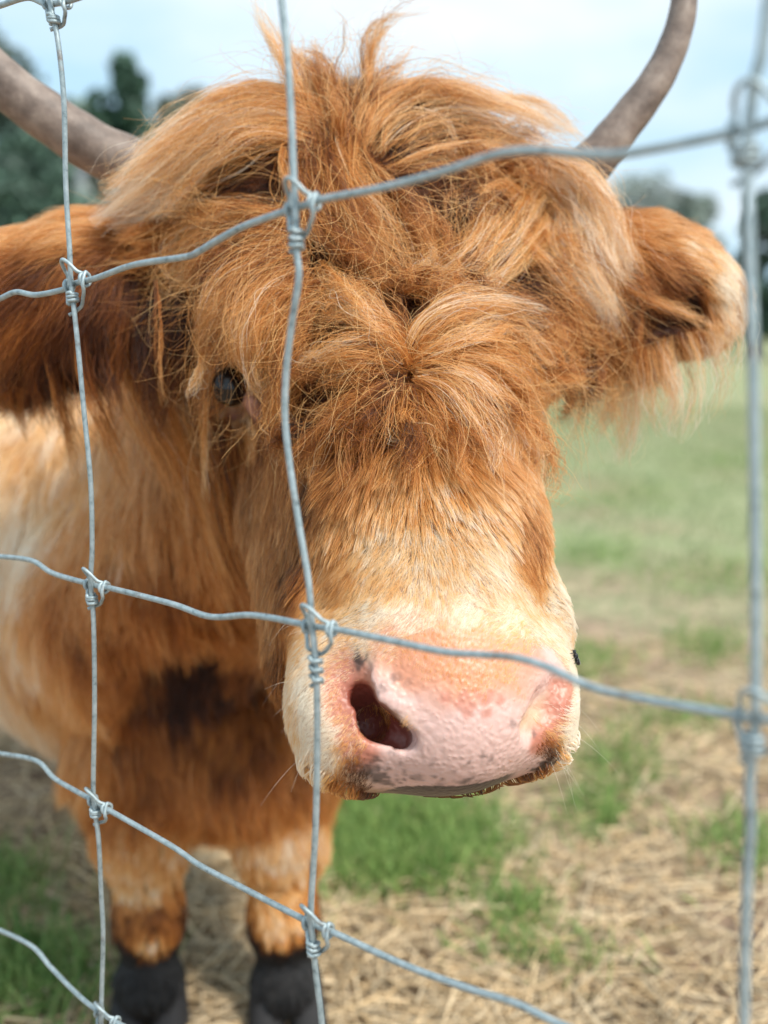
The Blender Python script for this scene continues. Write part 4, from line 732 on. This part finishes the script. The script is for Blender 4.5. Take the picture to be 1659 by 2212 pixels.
xy = scatter_px([(-150, 1800, 1560, 2350, 15000), (600, 1800, 1380, 1700, 4500), (-300, 600, 1500, 2300, 3000)]); j = gr.random((len(xy), 1)); sc = np.array([.78, .55, .29]) * (1 - j) + np.array([.85, .69, .46]) * j
pt = vnoise(np.c_[xy, xy[:, :1] * 0], 5.5, 12); kp = gr.random(len(xy)) < .45 + .6 * pt; xy, sc = xy[kp], sc[kp]; sc *= gr.uniform(.35, 1.0, (len(xy), 1)); stalks('straw', xy, .13, .10, .0016, sc, 'pale golden straw strewn over the trodden earth', 'straw')
TUFT = [(800, 1790, 95, 60, 2200), (900, 1840, 110, 55, 2200), (720, 1850, 60, 60, 900), (1010, 1790, 60, 40, 600), (830, 1900, 120, 25, 700), (1110, 1985, 45, 25, 350), (1330, 1660, 60, 35, 600), (1290, 1760, 40, 35, 350), (1520, 1400, 55, 25, 420), (1270, 1440, 50, 25, 350), (1450, 1560, 90, 20, 300), (1600, 1830, 60, 40, 400), (40, 2130, 110, 70, 2200), (10, 1930, 60, 40, 600), (1180, 2080, 90, 30, 250), (1560, 1250, 90, 25, 500), (1290, 1200, 70, 25, 500), (1360, 1070, 90, 25, 600), (1560, 1000, 80, 20, 700)]
xy = []; 
for x, y, sx_, sy_, n in TUFT:
    n = int(n * .8); q = gr.normal(size=(n, 2)) * .95; xy.append(Gd(x + q[:, 0] * sx_, y + q[:, 1] * sy_)[:, :2])
xy = np.vstack(xy); j = gr.random((len(xy), 1)); gc = np.array([.08, .19, .035]) * (1 - j) + np.array([.34, .46, .14]) * j
stalks('grass', xy, .075, 1.25, .0017, gc, 'short fresh green grass tufts between the straw', 'grass')
r_ = np.sqrt(gr.uniform(0, 1, 42000)) * 11 + 2.9; a_ = gr.uniform(-.55, .55, 42000); xy = np.stack([r_ * np.sin(a_), r_ * np.cos(a_)], 1); nn = vnoise(np.c_[xy, xy[:, :1] * 0], 1.3, 8) + .22 * (xy[:, 1] - 4.5); xy = xy[nn > -.15]
j = gr.random((len(xy), 1)); gc = np.array([.14, .22, .08]) * (1 - j) + np.array([.46, .46, .27]) * j
stalks('pasture_grass', xy, .07, 1.2, .0030, gc, 'pale green pasture grass of the open field behind', 'grass')

# ------------------------------------------------------------------ trees and sheds at the field's edge
M_leaf, nt, b, o = mat_new('leaf'); a = tint_node(nt); nt.links.new(a.outputs['Color'], b.inputs['Base Color']); b.inputs['Roughness'].default_value = .6
M_bark, nt, b, o = mat_new('bark'); b.inputs['Roughness'].default_value = .9; n1 = nt.nodes.new('ShaderNodeTexNoise'); n1.inputs['Scale'].default_value = 9; r1 = nt.nodes.new('ShaderNodeValToRGB'); r1.color_ramp.elements[0].color = (.05, .035, .025, 1); r1.color_ramp.elements[1].color = (.19, .15, .11, 1); nt.links.new(n1.outputs['Fac'], r1.inputs['Fac']); nt.links.new(r1.outputs['Color'], b.inputs['Base Color'])
def tree(name, label, x, D, ytop, wpx, col, seed, ybot_crown=None, group='trees along the far edge of the field', cat='tree'):
    r = np.random.default_rng(seed); px = D / FP; base = W(x, 700, D); bx, by = base[0], base[1]; H = W(x, ytop, D)[2]; Wd = wpx * px / 2
    t = tag(empty(name, (bx, by, -.1)), label, cat, group); B = Builder(); tr = spline([(bx, by, -.2), (bx + .05 * H * r.normal() * .3, by, H * .3), (bx, by, H * .75)], 10); B.add(*tube(tr, np.linspace(.03, .008, 10) * H, 8))
    for k in range(7):
        z = H * r.uniform(.2, .7); a = r.uniform(0, 6.28); e = np.array([np.cos(a), np.sin(a), .7]) * Wd * .6; s = np.array([bx, by, z]); B.add(*tube([s, s + e * .5, s + e], np.array([.010, .007, .003]) * H, 6))
    B.make('trunk', M_bark, t)
    nc = 70; cc = []
    z0 = H * (.10 if ybot_crown is None else ybot_crown)
    for k in range(nc):
        z = z0 + (H - z0) * r.beta(1.2, 1.2); q = (z - z0) / (H - z0); w = Wd * (1 - .75 * q ** 2.2) * np.sqrt(r.random()); a = r.uniform(0, 6.28); cc.append((bx + w * np.cos(a), by + w * np.sin(a), z, Wd * r.uniform(.14, .30), r.uniform(.55, 1.35)))
    Vl, C_ = [], []
    for x0, y0, z0_, rr, sh in cc:
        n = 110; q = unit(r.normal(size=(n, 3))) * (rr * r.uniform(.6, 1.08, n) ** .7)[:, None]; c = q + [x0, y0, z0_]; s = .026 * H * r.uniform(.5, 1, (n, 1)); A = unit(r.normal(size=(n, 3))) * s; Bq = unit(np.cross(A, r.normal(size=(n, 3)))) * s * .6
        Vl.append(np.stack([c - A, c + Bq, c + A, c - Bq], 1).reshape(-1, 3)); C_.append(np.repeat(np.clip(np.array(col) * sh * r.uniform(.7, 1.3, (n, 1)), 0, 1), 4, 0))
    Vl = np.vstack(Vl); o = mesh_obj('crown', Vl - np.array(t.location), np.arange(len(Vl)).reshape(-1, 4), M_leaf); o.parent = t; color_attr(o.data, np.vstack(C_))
DG = (.085, .150, .110); MG = (.07, .12, .07)  # pale grey trees below carry haze in their leaf colour
tree('broadleaf_tree', 'tall dark green tree at the left edge behind the left horn', -30, 45, 115, 420, (.13, .18, .145), 1)
tree('broadleaf_tree', 'round dark green tree between the left horn and the hair', 285, 34, 160, 230, (.05, .11, .07), 2)
tree('broadleaf_tree', 'low pale olive tree just left of the crown of hair', 420, 48, 225, 260, (.24, .26, .19), 3)
tree('broadleaf_tree', 'dense dark bush in front of the tall tree at the left', 90, 26, 300, 300, DG, 4)
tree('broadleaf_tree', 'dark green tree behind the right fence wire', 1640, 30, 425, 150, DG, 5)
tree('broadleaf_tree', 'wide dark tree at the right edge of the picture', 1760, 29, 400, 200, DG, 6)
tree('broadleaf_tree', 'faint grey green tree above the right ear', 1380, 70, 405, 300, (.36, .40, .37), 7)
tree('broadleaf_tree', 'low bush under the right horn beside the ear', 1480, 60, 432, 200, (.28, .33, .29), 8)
tree('broadleaf_tree', 'low pale hedge tree between the left horn and the round dark tree', 170, 40, 250, 260, (.20, .26, .20), 41)
M_shed, nt, b, o = mat_new('shed_wall'); b.inputs['Roughness'].default_value = .7; n1 = nt.nodes.new('ShaderNodeTexNoise'); n1.inputs['Scale'].default_value = 2; r1 = nt.nodes.new('ShaderNodeValToRGB'); r1.color_ramp.elements[0].color = (.46, .49, .50, 1); r1.color_ramp.elements[1].color = (.66, .69, .70, 1); nt.links.new(n1.outputs['Fac'], r1.inputs['Fac']); nt.links.new(r1.outputs['Color'], b.inputs['Base Color'])
M_roof, nt, b, o = mat_new('shed_roof'); b.inputs['Base Color'].default_value = (.16, .17, .18, 1)
def shed(x0, x1, yt, D, label):
    a, c = W(x0, yt, D), W(x1, yt, D); w = c[0] - a[0]; h = a[2]; s = tag(empty('shed', (a[0] + w / 2, a[1] + 1, 0)), label, 'shed', 'pale sheds beyond the field'); X0, X1, Y0, Y1 = a[0], c[0], a[1], a[1] + 2.5
    B = Builder(); B.add([(X0, Y0, -.1), (X1, Y0, -.1), (X1, Y1, -.1), (X0, Y1, -.1), (X0, Y0, h), (X1, Y0, h), (X1, Y1, h), (X0, Y1, h), (X0, (Y0 + Y1) / 2, h + .6), (X1, (Y0 + Y1) / 2, h + .6)], [[0, 1, 5, 4], [2, 3, 7, 6], [1, 2, 6, 9, 5], [3, 0, 4, 8, 7]]); B.make('wall', M_shed, s, False)
    B = Builder()
    for ya, yb in ((Y0 - .2, (Y0 + Y1) / 2), (Y1 + .2, (Y0 + Y1) / 2)):
        za = h - .06; zb = h + .66; B.add([(X0 - .15, ya, za), (X1 + .15, ya, za), (X1 + .15, yb, zb), (X0 - .15, yb, zb), (X0 - .15, ya, za + .06), (X1 + .15, ya, za + .06), (X1 + .15, yb, zb + .06), (X0 - .15, yb, zb + .06)], [[0, 1, 2, 3], [4, 5, 6, 7], [0, 1, 5, 4], [2, 3, 7, 6], [0, 3, 7, 4], [1, 2, 6, 5]])
    B.make('roof', M_roof, s, False)
    B = Builder(); dx = X0 + w * .35; B.add([(dx, Y0 - .05, -.05), (dx + w * .25, Y0 - .05, -.05), (dx + w * .25, Y0 - .05, 2), (dx, Y0 - .05, 2), (dx, Y0 - .003, -.05), (dx + w * .25, Y0 - .003, -.05), (dx + w * .25, Y0 - .003, 2), (dx, Y0 - .003, 2)], [[0, 1, 2, 3], [0, 1, 5, 4], [1, 2, 6, 5], [2, 3, 7, 6], [3, 0, 4, 7]]); B.make('door', M_roof, s, False)
shed(62, 150, 415, 25.5, 'pale shed above the left ear beside the first fence wire')
shed(-90, 22, 360, 25.5, 'pale shed at the left edge below the horn')
